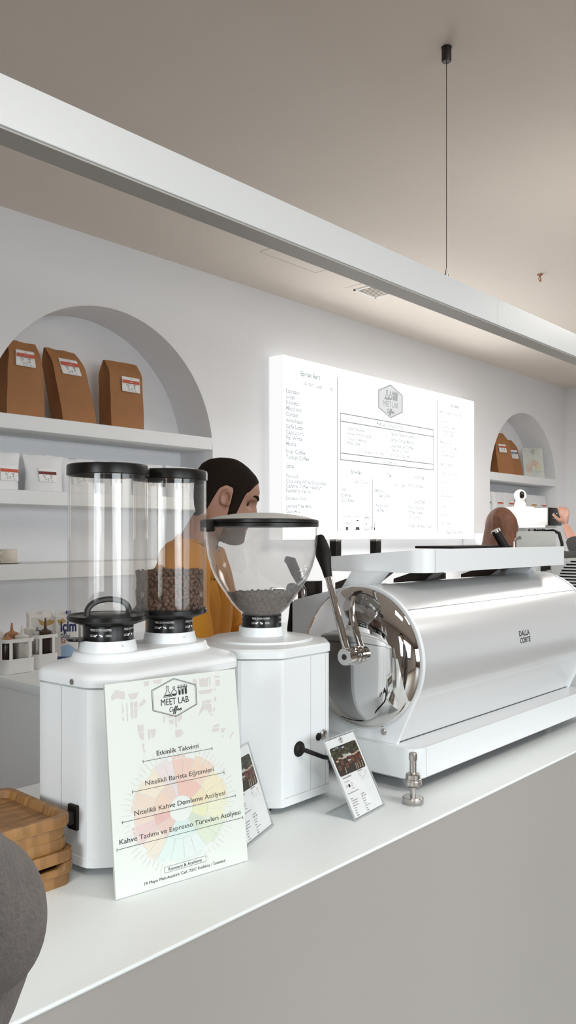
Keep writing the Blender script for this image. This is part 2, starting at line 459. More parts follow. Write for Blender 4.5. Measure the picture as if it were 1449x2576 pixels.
# double grinder
g1 = thing('coffee_grinder', (.865, 1.109, 1.0), 'white double coffee grinder with two tall clear cylinder hoppers', 'coffee grinder', R(4))
HX, HY, CHX, CHY = .165, .105, .047, .045
oc = polar_oct(HX, HY, CHX, CHY, 128, 60)
b = MB()
ins = polar_oct(HX-.004, HY-.004, CHX, CHY, 128, 60)
b.loft([at_z(ins, BODY0), at_z(oc, BODY0+.004), at_z(oc, SEAM-.0035), at_z(ins, SEAM-.0025)])
b.build('body', 'enamel', g1, angle=12)
b = MB()
base_o = polar_oct(HX+.0012, HY+.0012, CHX, CHY, 128, 60)
b.loft([at_z(base_o, BODY0+.001), at_z(base_o, BODY0+.014), at_z(oc, BODY0+.0155)], False, False); b.build('base_band', 'enamel', g1, angle=12)
b = MB()
co_ = polar_oct(HX+.002, HY+.002, CHX, CHY, 128, 40); st = polar_stadium(.072, .060, 128); st2 = polar_stadium(.072, .055, 128)
b.loft([at_z(ins, SEAM-.0028), at_z(co_, SEAM), at_z(co_, SEAM+.011), at_z(lerp_loop(co_, st, .06), SEAM+.016), at_z(lerp_loop(co_, st, .16), SEAM+.0195), at_z(lerp_loop(co_, st, .6), SEAM+.0255), at_z(lerp_loop(co_, st, .92), SEAM+.029), at_z(st, SEAM+.0325), at_z(lerp_loop(st, st2, .3), SEAM+.038), at_z(lerp_loop(st, st2, .7), SEAM+.0415), at_z(st2, SEAM+.0425)])
b.build('top_cover', 'enamel', g1, angle=28)
for sx in (-.1, .1):
    for sy in (-.06, .06): b = MB(); b.lathe([(0, 0), (.016, 0), (.017, .003), (.015, .0125), (0, .0125)], (sx, sy, 0), 20); b.build('foot', 'blackm', g1)
b = MB()   # vertical panel joints
b.box(-HX-.0004, -HX, .0, .0012, .03, SEAM-.004); b.build('panel_joint', 'seam', g1)
b = MB(); b.lathe([(0, -.0025), (.0045, -.0025), (.0045, -.0005), (.0055, 0), (.0055, .001)], (-HX-.001, -.028, SEAM+.006), 20, 'X'); b.build('screw', 'steel', g1)
b = MB(); b.box(-HX-.006, -HX, -.043, -.021, .066, .104, .002); b.box(-HX-.018, -HX-.006, -.04, -.024, .076, .096, .003); b.build('side_catch', 'blackm', g1)
HOPS = [(-.0745, 0), (.0670, .0045)]
HR = .0642
for hi, (hx, hy) in enumerate(HOPS):
    o = (hx, hy, 0)
    b = MB(); b.lathe([(.047, SEAM+.041), (.0455, SEAM+.05), (.0435, SEAM+.057), (.0435, SEAM+.06), (.038, SEAM+.06)], o, 64)
    nk = b.build('hopper_neck', 'enamel', g1)
    b = MB(); b.lathe([(0, 0), (.0016, 0), (.0016, -.001)], (0, 0, 0), 10, 'Y'); b.bm.transform(Matrix.Translation((hx+.0445*math.cos(R(-100)), hy+.0445*math.sin(R(-100)), SEAM+.052)) @ Matrix.Rotation(R(-10), 4, 'Z')); b.build('grub_screw', 'black', nk)
    b = MB(); hopper_collar(b, o, .3407, .372, .0405)
    if hi == 0: b.lathe([(0, .3425), (.016, .3425), (.0165, .3445), (.016, .3465), (0, .3465)], (hx-.046, hy+.02, 0), 24)
    cl = b.build('collar', 'black', g1)
    b = MB(); collar_print(b, o, .3407, .0405, (R(-147), R(-67), R(13), R(100))); b.build('collar_lettering', 'whiteink', cl, smooth=False)
    b = MB(); b.lathe([(.0405, .3655), (.05, .369), (.063, .3735), (.0655, .3755), (.0655, .3815), (.0645, .3825), (.0628, .3825), (.0628, .3800), (.0, .3790)], o, 72); b.build('base_plate', 'black', g1)
    b = MB(); b.lathe([(HR, .3815), (HR, .6095)], o, 96); b.lathe([(HR-.0025, .3815), (HR-.0025, .6095)], o, 96)
    b.build('hopper', 'hopper', g1)
    b = MB(); b.lathe([(.0, .6235), (.05, .6245), (.0625, .625), (.0655, .6235), (.0662, .620), (.0662, .6085), (.0648, .6075), (.0648, .6135), (0, .6135)], o, 72)
    b.build('lid', 'black', g1)
    if hi == 0:
        b = MB(); pts = []
        for t in range(13):
            u = t/12*PI; pts.append((hx+.034*math.cos(u), hy-.012*math.cos(u), .381+.026*math.sin(u)**.7))
        b.tube(pts, [.005]*13, 8)
        b.lathe([(0, .379), (.035, .379), (.035, .3835), (.03, .3845), (0, .3845)], o, 40)
        b.build('shut_off_handle', 'black', g1)

# beans
def bean_template():
    bm = bmesh.new(); bmesh.ops.create_icosphere(bm, subdivisions=2, radius=1)
    for v in bm.verts:
        x, y, z = v.co
        z = z*.42 if z < 0 else z*.36
        if v.co.z > .55 and abs(y) < .3: z -= .16*(1-abs(y)/.3)
        v.co = (x*1.0, y*.72, z)
    me = bpy.data.meshes.new('bean_shape'); bm.to_mesh(me); bm.free(); return me
BT = bean_template()
BV = [v.co.copy() for v in BT.vertices]; BF = [tuple(p.vertices) for p in BT.polygons]
def heap(name, spots, size, matn, core, loc, label, rz):
    V, F = [], []
    for p, nrm in spots:
        q = nrm.to_track_quat('Z', 'Y').to_matrix() @ Matrix.Rotation(random.uniform(0, 6.3), 3, 'Z') @ Matrix.Rotation(random.uniform(-.5, .5)+(PI if random.random() < .5 else 0), 3, 'X') @ Matrix.Rotation(random.uniform(-.4, .4), 3, 'Y')
        s_ = size*random.uniform(.88, 1.1); n0 = len(V)
        V += [tuple(p+q @ (c*s_)) for c in BV]; F += [tuple(i+n0 for i in f) for f in BF]
    n0 = len(V); cn = 24
    for r, z in core:
        for i in range(cn): V.append((r*math.cos(2*PI*i/cn), r*math.sin(2*PI*i/cn), z))
    for k in range(len(core)-1):
        for i in range(cn):
            j = (i+1) % cn; F.append((n0+k*cn+i, n0+k*cn+j, n0+(k+1)*cn+j, n0+(k+1)*cn+i))
    F.append(tuple(n0+(len(core)-1)*cn+i for i in range(cn)))
    me = bpy.data.meshes.new(name); me.from_pydata(V, [], F); me.materials.append(M[matn]); me.shade_smooth()
    o = bpy.data.objects.new(name, me); C.objects.link(o); o.location = loc
    tag(o, label, 'coffee beans', kind='stuff'); return o
def rand_ring(n, prof_r, z0, z1):
    out = []
    for _ in range(n):
        z = random.uniform(z0, z1); a = random.uniform(0, 2*PI); r, sl = prof_r(z)
        nr = Vector((math.cos(a), math.sin(a), -sl)).normalized()
        out.append((Vector((r*math.cos(a), r*math.sin(a), z)), nr))
    return out
def ring_rows(prof_r, z0, z1, step, jit):
    out = []; z = z0; k = 0
    while z < z1:
        r, sl = prof_r(z); n = max(3, int(2*PI*r/(step*1.02)))
        for i in range(n):
            a = 2*PI*(i+.5*(k % 2)+random.uniform(-.22, .22))/n; zz = z+random.uniform(-jit, jit)
            rr = prof_r(zz)[0]-random.uniform(0, .002)
            out.append((Vector((rr*math.cos(a), rr*math.sin(a), zz)), Vector((math.cos(a), math.sin(a), -sl)).normalized()))
        z += step*.72; k += 1
    return out
def disc_spots(n, r, z, bumpy):
    out = []
    for _ in range(n):
        a = random.uniform(0, 2*PI); q = r*math.sqrt(random.random())
        h = bumpy*noise.noise(Vector((q*math.cos(a)*30, q*math.sin(a)*30, 3)))
        out.append((Vector((q*math.cos(a), q*math.sin(a), z+h+random.uniform(-.002, .002))), Vector((random.uniform(-.5, .5), random.uniform(-.5, .5), 1)).normalized()))
    return out
c4, s4 = math.cos(R(4)), math.sin(R(4))
h2 = (.865+HOPS[1][0]*c4-HOPS[1][1]*s4, 1.109+HOPS[1][0]*s4+HOPS[1][1]*c4)
sp = ring_rows(lambda z: (.0575, 0), .0045, .066, .0092, .0018)+disc_spots(230, .056, .064, .006)
heap('coffee_beans', sp, .0056, 'bean', [(.05, .001), (.053, .002), (.053, .060), (.02, .062)], (h2[0], h2[1], 1.3812), 'dark roasted coffee beans filling the foot of the second cylinder hopper', 0)

# single grinder with bowl hopper
G2 = (1.1676, 1.12, 1.0)
g2 = thing('coffee_grinder', G2, 'white single coffee grinder with wide bowl-shaped clear hopper', 'coffee grinder')
HX2, HY2, CH2 = .1245, .1178, .0568
oc2 = polar_oct(HX2, HY2, CH2, CH2, 128, 70); in2 = polar_oct(HX2-.004, HY2-.004, CH2, CH2, 128, 70)
S2 = .2858
b = MB(); b.loft([at_z(in2, BODY0), at_z(oc2, BODY0+.005), at_z(oc2, S2-.0035), at_z(in2, S2-.0025)]); b.build('body', 'enamel', g2, angle=12)
b = MB(); bo2 = polar_oct(HX2+.0012, HY2+.0012, CH2, CH2, 128, 70)
b.loft([at_z(bo2, BODY0+.001), at_z(bo2, BODY0+.0145), at_z(oc2, BODY0+.016)], False, False); b.build('base_band', 'enamel', g2, angle=12)
b = MB(); co2 = polar_oct(HX2+.002, HY2+.002, CH2, CH2, 128, 45)
circ = [(.101*math.cos(2*PI*i/128), .101*math.sin(2*PI*i/128)) for i in range(128)]
sc = lambda lp, k: [(p[0]*k, p[1]*k) for p in lp]
b.loft([at_z(in2, S2-.0028), at_z(co2, S2), at_z(co2, S2+.0125), at_z(lerp_loop(co2, circ, .12), S2+.0165), at_z(lerp_loop(co2, circ, .8), S2+.020), at_z(sc(circ, 1.01), S2+.0205), at_z(circ, S2+.0222), at_z(sc(circ, .98), S2+.0245), at_z(sc(circ, .5), S2+.0285), at_z(sc(circ, .42), S2+.0285)])
b.build('top_cover', 'enamel', g2, angle=22)
for sx in (-.07, .07):
    for sy in (-.07, .07): b = MB(); b.lathe([(0, 0), (.016, 0), (.017, .003), (.015, .0125), (0, .0125)], (sx, sy, 0), 20); b.build('foot', 'blackm', g2)
b = MB(); fy = -HY2
b.box(.0115, .0123, fy-.0003, fy, .03, S2-.004); b.box(.0555, .0561, fy-.0003, fy, .03, S2-.004); b.box(-.062, .064, fy-.0004, fy, .0275, .0283)
b.build('panel_joint', 'seam', g2)
b = MB(); b.lathe([(.047, .3125-.002), (.0455, .318), (.0445, .3315), (.038, .3315)], (0, 0, 0), 64); b.build('hopper_neck', 'enamel', g2)
b = MB(); hopper_collar(b, (0, 0, 0), .331, .3565, .0392); cl = b.build('collar', 'black', g2)
b = MB(); collar_print(b, (0, 0, 0), .3295, .0392, (R(-138), R(-48), R(42), R(132))); b.build('collar_lettering', 'whiteink', cl, smooth=False)
prof = [(.0387, .3545), (.0400, .3575), (.0537, .370), (.0625, .3815), (.0718, .3956), (.0835, .4125), (.0935, .4295), (.1013, .449), (.1073, .473), (.1105, .498), (.112, .5235), (.1135, .5245), (.1135, .5285)]
b = MB(); b.lathe(prof, (0, 0, 0), 96); b.lathe([(r-.0022, z) for r, z in prof], (0, 0, 0), 96); b.build('hopper', 'hopperh', g2, angle=60)
b = MB(); b.lathe([(.1125, .5275), (.1140, .5285), (.1142, .5335), (.1130, .5345), (.1142, .5355), (.1138, .5405), (.1105, .5425), (.108, .5425)], (0, 0, 0), 96); b.build('lid_rim', 'black', g2)
b = MB(); b.lathe([(.1095, .5415), (.09, .5475), (.06, .5528), (.03, .5553), (0, .556)], (0, 0, 0), 72)
b.lathe([(.1095, .5395), (.06, .5508), (0, .554)], (0, 0, 0), 72); b.build('lid', 'silver', g2)
b = MB(); b.box(-.1345, -.110, -.006, .012, .518, .5405, .003); b.bm.transform(Matrix.Rotation(R(-12), 4, 'Z')); b.build('hopper_tab', 'blackm', g2)
def gsock(b, x, z, r, ang=0):
    b.lathe([(0, -.003), (r*.35, -.003), (r*.4, -.0025), (r*.8, -.0025), (r, -.001), (r, .001)], (x, fy, z), 32, 'Y')
b = MB(); gsock(b, .0125+.022, .1245, .0075); b.build('rubber_plug', 'blackm', g2)
b = MB(); b.lathe([(.0055, -.003), (.0075, -.004), (.0095, -.003), (.0095, 0)], (.0485, fy, .1275), 6, 'Y'); b.lathe([(0, -.0015), (.006, -.0015), (.006, -.003)], (.0485, fy, .1275), 20, 'Y'); b.build('socket', 'steel', g2)
cab = MB(); cab.lathe([(0, -.006), (.006, -.006), (.008, -.004), (.0135, -.003), (.0145, -.001), (.0145, .001)], (-.022, fy, .112), 36, 'Y')
cab.tube([(-.022, fy-.002, .112), (-.016, fy-.012, .110), (.0, fy-.020, .102), (.02, fy-.024, .093), (.045, fy-.022, .085), (.062, fy-.012, .080), (.078, fy+.01, .06), (.088, fy+.03, .03), (.100, fy+.05, .006), (.13, fy+.09, .0045), (.16, fy+.2, .0045)], .0042, 12)
cab.build('power_cable', 'blackm', g2)
bowl = lambda z: ((.0375 if z < .004 else .0375+(z-.004)*.86)-.0045, .75)
def bowlr(z):
    zz = z+.3575
    for (r0, a), (r1, c) in zip(prof[1:], prof[2:]):
        if a <= zz <= c: return (r0+(r1-r0)*(zz-a)/(c-a)-.0072, (r1-r0)/(c-a))
    return (.034, .5)
sp = ring_rows(bowlr, .001, .038, .0098, .0015)+disc_spots(230, .058, .037, .006)
heap('coffee_beans', sp, .0062, 'beanpale', [(.028, -.004), (.031, .0), (.05, .02), (.055, .033), (.02, .035)], (G2[0], G2[1], 1.3577), 'paler coffee beans lying in the bottom of the bowl hopper', 0)

# ------------------------------------------------------------------ espresso machine
em = thing('espresso_machine', (1.80, 1.03, 1.0), 'large white espresso machine with round barrel body and chrome dome end', 'espresso machine')
# local coordinates: x along the counter, y towards the barista, z above the counter
XC, YC = 1.80, 1.03
xL, xR = 1.378-XC, 2.222-XC
RZ, RR = .255, .150
def yz(Y): return Y-YC
b = MB()
bp = rounded([(1.36-XC, yz(.885)), (2.24-XC, yz(.885)), (2.24-XC, yz(1.46)), (1.36-XC, yz(1.46))], .035, 8)
b.prism(bp, .027, .087, bev=.0015); b.build('base', 'enamel', em, angle=30)
bp2 = rounded([(1.364-XC, yz(.889)), (2.236-XC, yz(.889)), (2.236-XC, yz(1.456)), (1.364-XC, yz(1.456))], .033, 8)
b = MB(); b.prism(bp2, .0235, .0272); b.build('base_underplate', 'steel', em, angle=30)
for X in (1.45, 2.15):
    for Y in (.97, 1.38): b = MB(); b.lathe([(0, 0), (.024, 0), (.025, .006), (.018, .01), (.018, .024), (0, .024)], (X-XC, yz(Y), 0), 28); b.build('foot', 'steel', em)
b = MB(); b.box(1.398-XC, 1.3988-XC, yz(.885)-.0004, yz(.885), .028, .086); b.build('base_joint', 'seam', em)
# barrel
def arc_pts(a0, a1, r, n): return [(-r*math.cos(a0+(a1-a0)*k/n), RZ+r*math.sin(a0+(a1-a0)*k/n)) for k in range(n+1)]
A_S = R(44)
b = MB()
up = arc_pts(A_S+.006, R(125), RR+.0008, 28)
lo = arc_pts(R(-26), A_S-.006, RR, 28)
for arc in (up, lo):
    inner = [(y*.965, RZ+(z-RZ)*.965) for y, z in arc]
    b.prism(arc+inner[::-1], xL+.004, xR-.004, 'X')
b.build('barrel', 'pearl', em, angle=30)
b = MB(); b.prism(arc_pts(R(-26), R(125), RR-.0012, 40)+[(0, RZ-.04)], xL+.005, xR-.005, 'X'); b.build('barrel_core', 'seam', em, angle=30)
b = MB(); a0 = R(-26)   # bright ridge under the barrel and the slanted lower panel
y0, z0 = -RR*math.cos(a0), RZ+RR*math.sin(a0)
b.prism([(y0-.0008, z0+.001), (y0+.004, z0-.009), (y0+.012, z0-.009), (y0+.012, z0+.001)], xL+.004, xR-.004, 'X'); b.build('ridge', 'pearl', em)
b = MB(); b.prism([(y0+.009, z0-.006), (yz(.945), .0885), (yz(.965), .0885), (y0+.035, z0-.006)], xL+.004, xR-.004, 'X'); b.build('lower_panel', 'pearl', em)
b = MB(); b.box(xL+.004, xR-.004, yz(.9445), yz(.9465), .0868, .0892); b.build('panel_gap', 'groove', em)
# end plates
def plate(x0, x1, name):
    b = MB()
    pts = [(yz(.940), .0872), (y0-.002, z0-.004)]
    pts += arc_pts(R(-26), R(98), RR+.003, 30)
    pts += [(yz(1.216), .366), (yz(1.222), .36), (yz(1.222), .0872)]
    b.prism(pts, x0, x1, 'X', bev=.001); return b.build(name, 'enamel', em, angle=30)
plate(xL-.004, xL+.006, 'end_plate'); plate(xR-.006, xR+.004, 'end_plate')
b = MB(); b.lathe([(0, -.003), (.005, -.003), (.007, -.001), (.007, .001)], (xL-.0045, yz(.957)+.014, .108), 20, 'X'); b.build('side_screw', 'steel', em)
def dome(sgn, x, name):
    b = MB(); rd = .1465
    pr = [(rd+.0015, x), (rd+.0015, x+sgn*.005), (rd-.002, x+sgn*.008)]
    for k in range(1, 41):
        t = (k/40)**1.8; pr.append((rd*(1-t)**1.0 if t < 1 else 0, x+sgn*(.008+.030*(1-(1-t)**3.6)**.8)))
    b.lathe(pr, (0, 0, RZ), 96, 'X'); return b.build(name, 'chrome', em, angle=50)
dome(-1, xL-.004, 'dome'); dome(1, xR+.004, 'dome')
b = MB()   # barrel lettering follows the curve of the front
def on_barrel(x, y):
    a = R(6)+y/RR
    return (x, -(RR+.0005)*math.cos(a), RZ+(RR+.0005)*math.sin(a))
b.text('DALLA', 1.826-XC, .0015, on_barrel, width=.054, size=.0178, align='CENTER', bold=.014)
b.text('CORTE', 1.828-XC, -.0150, on_barrel, width=.054, size=.0178, align='CENTER', bold=.014)
b.build('barrel_lettering', 'ink', em, smooth=False)
# tray on top
b = MB()
tp = rounded([(1.470-XC, yz(.93)), (2.170-XC, yz(.93)), (2.238-XC, yz(1.18)), (1.430-XC, yz(1.18))], [.045, .006, .02, .02], 8)
def topz(y): return .4815-(y-yz(.93))*.078
b.loft([[(x, y, .431) for x, y in tp], [(x, y, topz(y)) for x, y in tp], [(x*.985, (y-yz(1.06))*.965+yz(1.06), topz(y)) for x, y in tp], [(x*.985, (y-yz(1.06))*.965+yz(1.06), .440) for x, y in tp]])
b.build('cup_tray', 'enamel', em, angle=30)
b = MB(); b.box(1.505-XC, 1.5056-XC, yz(.93)-.0003, yz(.93), .4315, .481); b.build('tray_joint', 'seam', em)
b = MB(); b.box(1.797-XC, 2.12-XC, yz(1.06), yz(1.172), .4775, .4838, .002); b.build('tray_mat', 'blackm', em)
for X in (1.400, 2.15):
    b = MB(); b.prism([(yz(1.105), .392), (yz(1.035), .402), (yz(1.008), .433), (yz(1.075), .433)], X-XC, X+.05-XC, 'X', bev=.001); b.build('tray_strut', 'enamel', em)
for i, X in enumerate((1.50, 1.74, 2.08)):
    b = MB(); b.prism([(yz(1.10), .432), (yz(1.06), .432), (yz(1.13), .385), (yz(1.20), .36), (yz(1.20), .40)], X-XC, X+.055-XC, 'X', bev=.002)
    b.lathe([(0, .2), (.034, .2), (.036, .205), (.036, .30), (.03, .31), (.03, .40), (0, .40)], (X+.0275-XC, yz(1.30), 0), 36)
    g = b.build('brew_group', 'dark', em)
    b = MB(); b.lathe([(0, .17), (.03, .17), (.037, .178), (.037, .2), (0, .2)], (X+.0275-XC, yz(1.30), 0), 36)
    b.tube([(X+.0275-XC, yz(1.33), .187), (X+.0275-XC, yz(1.37), .185)], .007, 12); b.tube([(X+.0275-XC, yz(1.365), .185), (X+.0275-XC, yz(1.48), .172)], [.011, .013], 12); b.build('portafilter', 'blackm', g)
b = MB(); b.box(xL+.02, xR-.02, yz(1.19), yz(1.222), .0875, .355, .004); b.build('back_splash', 'steel', em)
b = MB(); b.box(xL+.02, xR-.02, yz(1.225), yz(1.44), .0865, .093, .002); b.build('drip_grate', 'steel', em)
# lever on the dome
lx, ly, lz = 1.318-XC, yz(1.016), .265
b = MB(); b.lathe([(0, 1.300-XC), (.0165, 1.300-XC), (.0178, 1.3015-XC), (.0178, 1.318-XC), (.015, 1.3185-XC), (.015, 1.3245-XC), (.0195, 1.325-XC), (.0195, 1.333-XC), (.0165, 1.334-XC), (.0165, 1.34-XC), (.024, 1.342-XC), (.024, 1.352-XC)], (0, ly, lz), 48, 'X')
hub = b.build('lever_hub', 'chrome', em)
b = MB(); b.lathe([(.0, 1.2995-XC), (.006, 1.2995-XC)], (0, ly, lz), 24, 'X'); b.lathe([(.0035, 1.2993-XC), (0, 1.2993-XC)], (0, ly, lz), 6, 'X'); b.build('hub_bolt', 'dark', hub)
P0 = Vector((lx-.008, ly+.002, lz+.012)); P1 = Vector((1.318-XC, yz(1.074), .432)); P2 = Vector((1.318-XC, yz(1.097), .513))
b = MB(); b.tube([P0, P0+(P1-P0)*.5, P1], [.0078, .0076, .0072], 20); b.build('lever_arm', 'chrome', em)
b = MB(); ax = (P2-P1); loops = []
for t, a, c in ((-.10, .0085, .0085), (0, .0095, .0095), (.12, .0105, .0105), (.3, .0145, .0115), (.46, .0185, .0125), (.62, .0175, .012), (.8, .0145, .0105), (.94, .0105, .0085), (.985, .006, .005)):
    p = P1+ax*t; u = Vector((0, 1, 0)); u = (u-ax.normalized()*u.dot(ax.normalized())).normalized(); w_ = Vector((1, 0, 0))
    loops.append([p+u*a*math.cos(2*PI*i/24)+w_*c*math.sin(2*PI*i/24) for i in range(24)])
b.loft(loops); b.build('lever_handle', 'blackm', em, angle=60)
# steam tap with handle behind the lever, steam wand and hose
b = MB(); q0, q1 = Vector((1.395-XC, yz(1.245), .452)), Vector((1.405-XC, yz(1.222), .398))
b.tube([q0+Vector((-.004, .012, .005)), q0, q0*.5+q1*.5, q1], [.007, .0125, .0115, .008], 16); b.build('steam_handle', 'blackm', em)
b = MB(); b.tube([q1, q1+(q1-q0)*.22, Vector((1.41-XC, yz(1.215), .36))], .006, 14); b.build('steam_stem', 'chrome', em)
b = MB(); b.lathe([(0, -.012), (.008, -.012), (.013, -.009), (.0135, 0), (.012, .006), (0, .006)], (1.392-XC, yz(1.236), .389), 28, 'X'); b.build('steam_knob', 'blackm', em)
b = MB(); b.tube([(1.388-XC, yz(1.232), .36), (1.384-XC, yz(1.238), .3), (1.384-XC, yz(1.238), .15), (1.39-XC, yz(1.25), .1)], .0065, 12); b.build('black_hose', 'blackm', em)
b = MB(); b.tube([(1.45-XC, yz(1.32), .38), (1.40-XC, yz(1.31), .385), (1.375-XC, yz(1.30), .37), (1.372-XC, yz(1.295), .31), (1.38-XC, yz(1.30), .16)], .0045, 12); b.build('steam_wand', 'chrome', em)

# things on the tray
t = thing('tamper', (1.60, 1.30, 1.463), 'upright black tamper block standing on the tray of the espresso machine', 'tamper')
Z0 = -.02
b = MB(); b.box(-.010, .010, -.010, .010, -.004, .055, .0025); b.build('handle', 'blackm', t); b = MB(); b.box(-.0103, .0103, -.0103, .0103, .052, .058, .002); b.build('cap', 'steel', t)
t.location = (1.566, 1.13, 1.4445)
t2 = dup(t, (1.446, 1.155, 1.4445), label='second black tamper block, half hidden behind the black lever handle')
pf = thing('scoop', (2.075, 1.045, 1.4875), 'black and silver tube leaning with a small spoon on the machine tray', 'scoop')
b = MB(); b.tube([(0.004, .0, -.034), (-.028, .026, .034)], .0125, 24); b.build('tube', 'blackm', pf)
b = MB(); b.tube([(-.0275, .0255, .033), (-.030, .0275, .0385)], [.0135, .013], 24); b.build('rim', 'chrome', pf)
b = MB(); b.tube([(.012, -.008, -.033), (.013, -.007, .006), (.018, -.011, .013), (.028, -.018, .017)], [.002, .002, .004, .0055], 8); b.build('spoon', 'chrome', pf)
tb = thing('tablet_stand', (2.64, 1.235, 1.0), 'pale grey rounded tablet back on a stand, right behind the machine tray', 'tablet stand', R(-42))
b = MB(); b.lathe([(0, 0), (.06, 0), (.062, .004), (.058, .008), (0, .008)], n=40); b.build('foot_plate', 'plastic', tb)
b = MB(); b.box(-.02, .02, .0, .012, .006, .45, .003); b.build('column', 'plastic', tb)
b = MB(); pts = rounded([(-.069, .415), (.069, .415), (.069, .526), (-.069, .526)], .011, 6); b.prism(pts, -.010, -.001, 'Y', bev=.002); b.build('tablet', 'silver', tb)

# steel post by the machine corner
sp_ = thing('steel_post', (1.3167, .8625, 1.0), 'small brushed steel post with round foot and two collars before the machine corner', 'metal post')
b = MB(); b.lathe([(0, 0), (.0195, 0), (.0202, .001), (.0202, .011), (.0185, .013), (0, .013)], n=48); b.build('foot_disc', 'steel', sp_)
b = MB(); b.lathe([(.0055, .013), (.0055, .035)], n=28); b.lathe([(.0065, .055), (.0065, .083)], n=28); b.build('shaft', 'steel', sp_)
b = MB(); b.lathe([(0, .0325), (.0125, .0325), (.0165, .036), (.0168, .043), (.0155, .0445), (.0155, .0465), (.0138, .0475), (.0138, .0555), (.012, .057), (0, .057)], n=44); b.build('collar', 'steel', sp_)
b = MB(); b.lathe([(0, .082), (.0074, .082), (.0078, .083), (.0078, .0945), (.0065, .096), (0, .096)], n=28); b.build('cap', 'steel', sp_)

# white appliance with slotted vents at the far right
ap = thing('vented_appliance', (2.45, .98, 1.0), 'white appliance with round slotted vents behind the machine at the right edge', 'appliance')
b = MB(); b.box(0, .36, -.16, .118, .006, .438, .008, 3); b.build('body', 'enamel', ap)
for zc, nm in ((.365, 'vent'), (.165, 'vent')):
    b = MB(); rad = .075
    for i in range(-7, 8):
        z = zc+i*.0094; h = math.sqrt(max(0, rad**2-(i*.0094)**2))
        if h > .008: b.box(-.0006, .0004, .015-h, .015+h, z-.0024, z+.0024)
    b.build('slotted_vent', 'black', ap)
b = MB(); b.lathe([(.0, .438), (.075, .438), (.078, .441), (.078, .450), (.07, .452), (.07, .475), (.078, .477), (.079, .486), (0, .488)], (.155, -.0, 0), 48); b.build('glass_top', 'darkglass', ap)

# ------------------------------------------------------------------ printed matter
def seg_line(b, fn, x0, x1, y, t=.0006, tick=.0045):
    b.poly([fn(x0, y-t/2), fn(x1, y-t/2), fn(x1, y+t/2), fn(x0, y+t/2)])
    for x in (x0, x1): b.poly([fn(x-t/2, y-tick/2), fn(x+t/2, y-tick/2), fn(x+t/2, y+tick/2), fn(x-t/2, y+tick/2)])
def stroke(b, fn, pts, t):
    for (x0, y0), (x1, y1) in zip(pts, pts[1:]):
        d = Vector((x1-x0, y1-y0)); L = d.length
        if L < 1e-9: continue
        n = Vector((-d.y, d.x))/L*t/2; e = d/L*t*.3
        b.poly([fn(x0-e.x+n.x, y0-e.y+n.y), fn(x0-e.x-n.x, y0-e.y-n.y), fn(x1+e.x-n.x, y1+e.y-n.y), fn(x1+e.x+n.x, y1+e.y+n.y)])
def hexagon(cx, cy, w, h): return [(cx, cy+h), (cx+w, cy+h*.52), (cx+w, cy-h*.52), (cx, cy-h), (cx-w, cy-h*.52), (cx-w, cy+h*.52)]
def emblem(b, fn, cx, cy, k, t=.0007):
    """the café's hexagon: flasks over two lines of lettering; k = half height"""
    hx = hexagon(cx, cy, k*1.25, k)
    stroke(b, fn, hx+hx[:1], t); hx2 = hexagon(cx, cy, k*1.19, k*.95); stroke(b, fn, hx2+hx2[:1], t*.5)
    P = lambda x, y: (cx+x*k, cy+y*k)
    stroke(b, fn, [P(-.42, .62), P(-.42, .40), P(-.62, .08), P(-.16, .08), P(-.34, .40), P(-.34, .62)], t)
    stroke(b, fn, [P(-.46, .62), P(-.30, .62)], t)
    b.poly([fn(*P(-.58, .12)), fn(*P(-.19, .12)), fn(*P(-.26, .2)), fn(*P(-.5, .2))])
    stroke(b, fn, [P(-.06, .58), P(-.06, .42)]+[P(-.02+.15*math.cos(a), .24+.15*math.sin(a)) for a in [R(110+i*36) for i in range(10)]]+[P(.02, .42), P(.02, .58)], t)
    b.poly([fn(*P(-.15, .2)), fn(*P(.11, .2)), fn(*P(.06, .11)), fn(*P(-.1, .11))])
    for i, x in enumerate((.24, .42, .60)):
        stroke(b, fn, [P(x, .62), P(x, .14), P(x+.04, .10), P(x+.09, .14), P(x+.09, .62)], t)
        b.poly([fn(*P(x, .14)), fn(*P(x+.09, .14)), fn(*P(x+.09, .34+.06*i)), fn(*P(x, .34+.06*i))])
    stroke(b, fn, [P(.16, .5), P(.76, .5)], t*1.3)
    b.text('MEET LAB', cx, cy-.34*k, fn, width=1.56*k, size=.48*k, align='CENTER')
    # the joined handwriting of the second line, as pen strokes
    word_script(b, fn, cx-.36*k, cy-.70*k, .72*k, t*1.1)
def word_script(b, fn, x, y, w, t):
    u = w/5.4
    Q = lambda px, py: (x+(px+py*.28)*u, y+py*u)
    def oval(cx, rx, ry, a0, a1, n=10): return [Q(cx+rx*math.cos(R(a0+(a1-a0)*i/n)), ry+ry*math.sin(R(a0+(a1-a0)*i/n))) for i in range(n+1)]
    stroke(b, fn, [Q(.65+.6*math.cos(R(40+i*28)), .85+.85*math.sin(R(40+i*28))) for i in range(10)], t)
    stroke(b, fn, oval(1.55, .33, .4, 0, 360)+[Q(2.1, .7)], t)
    for fx in (2.05, 2.75):
        stroke(b, fn, [Q(fx, .2), Q(fx+.45, 1.5), Q(fx+.3, 1.95), Q(fx+.1, 1.6), Q(fx, .1), Q(fx-.15, -.9), Q(fx+.05, -1.1), Q(fx+.2, -.4), Q(fx+.1, .1), Q(fx+.6, .5)], t)
    for ex in (3.75, 4.75):
        stroke(b, fn, [Q(ex-.35, .35), Q(ex+.25, .5), Q(ex+.2, .8), Q(ex-.05, .85), Q(ex-.3, .5), Q(ex-.2, .08), Q(ex+.15, 0), Q(ex+.6, .45)], t)
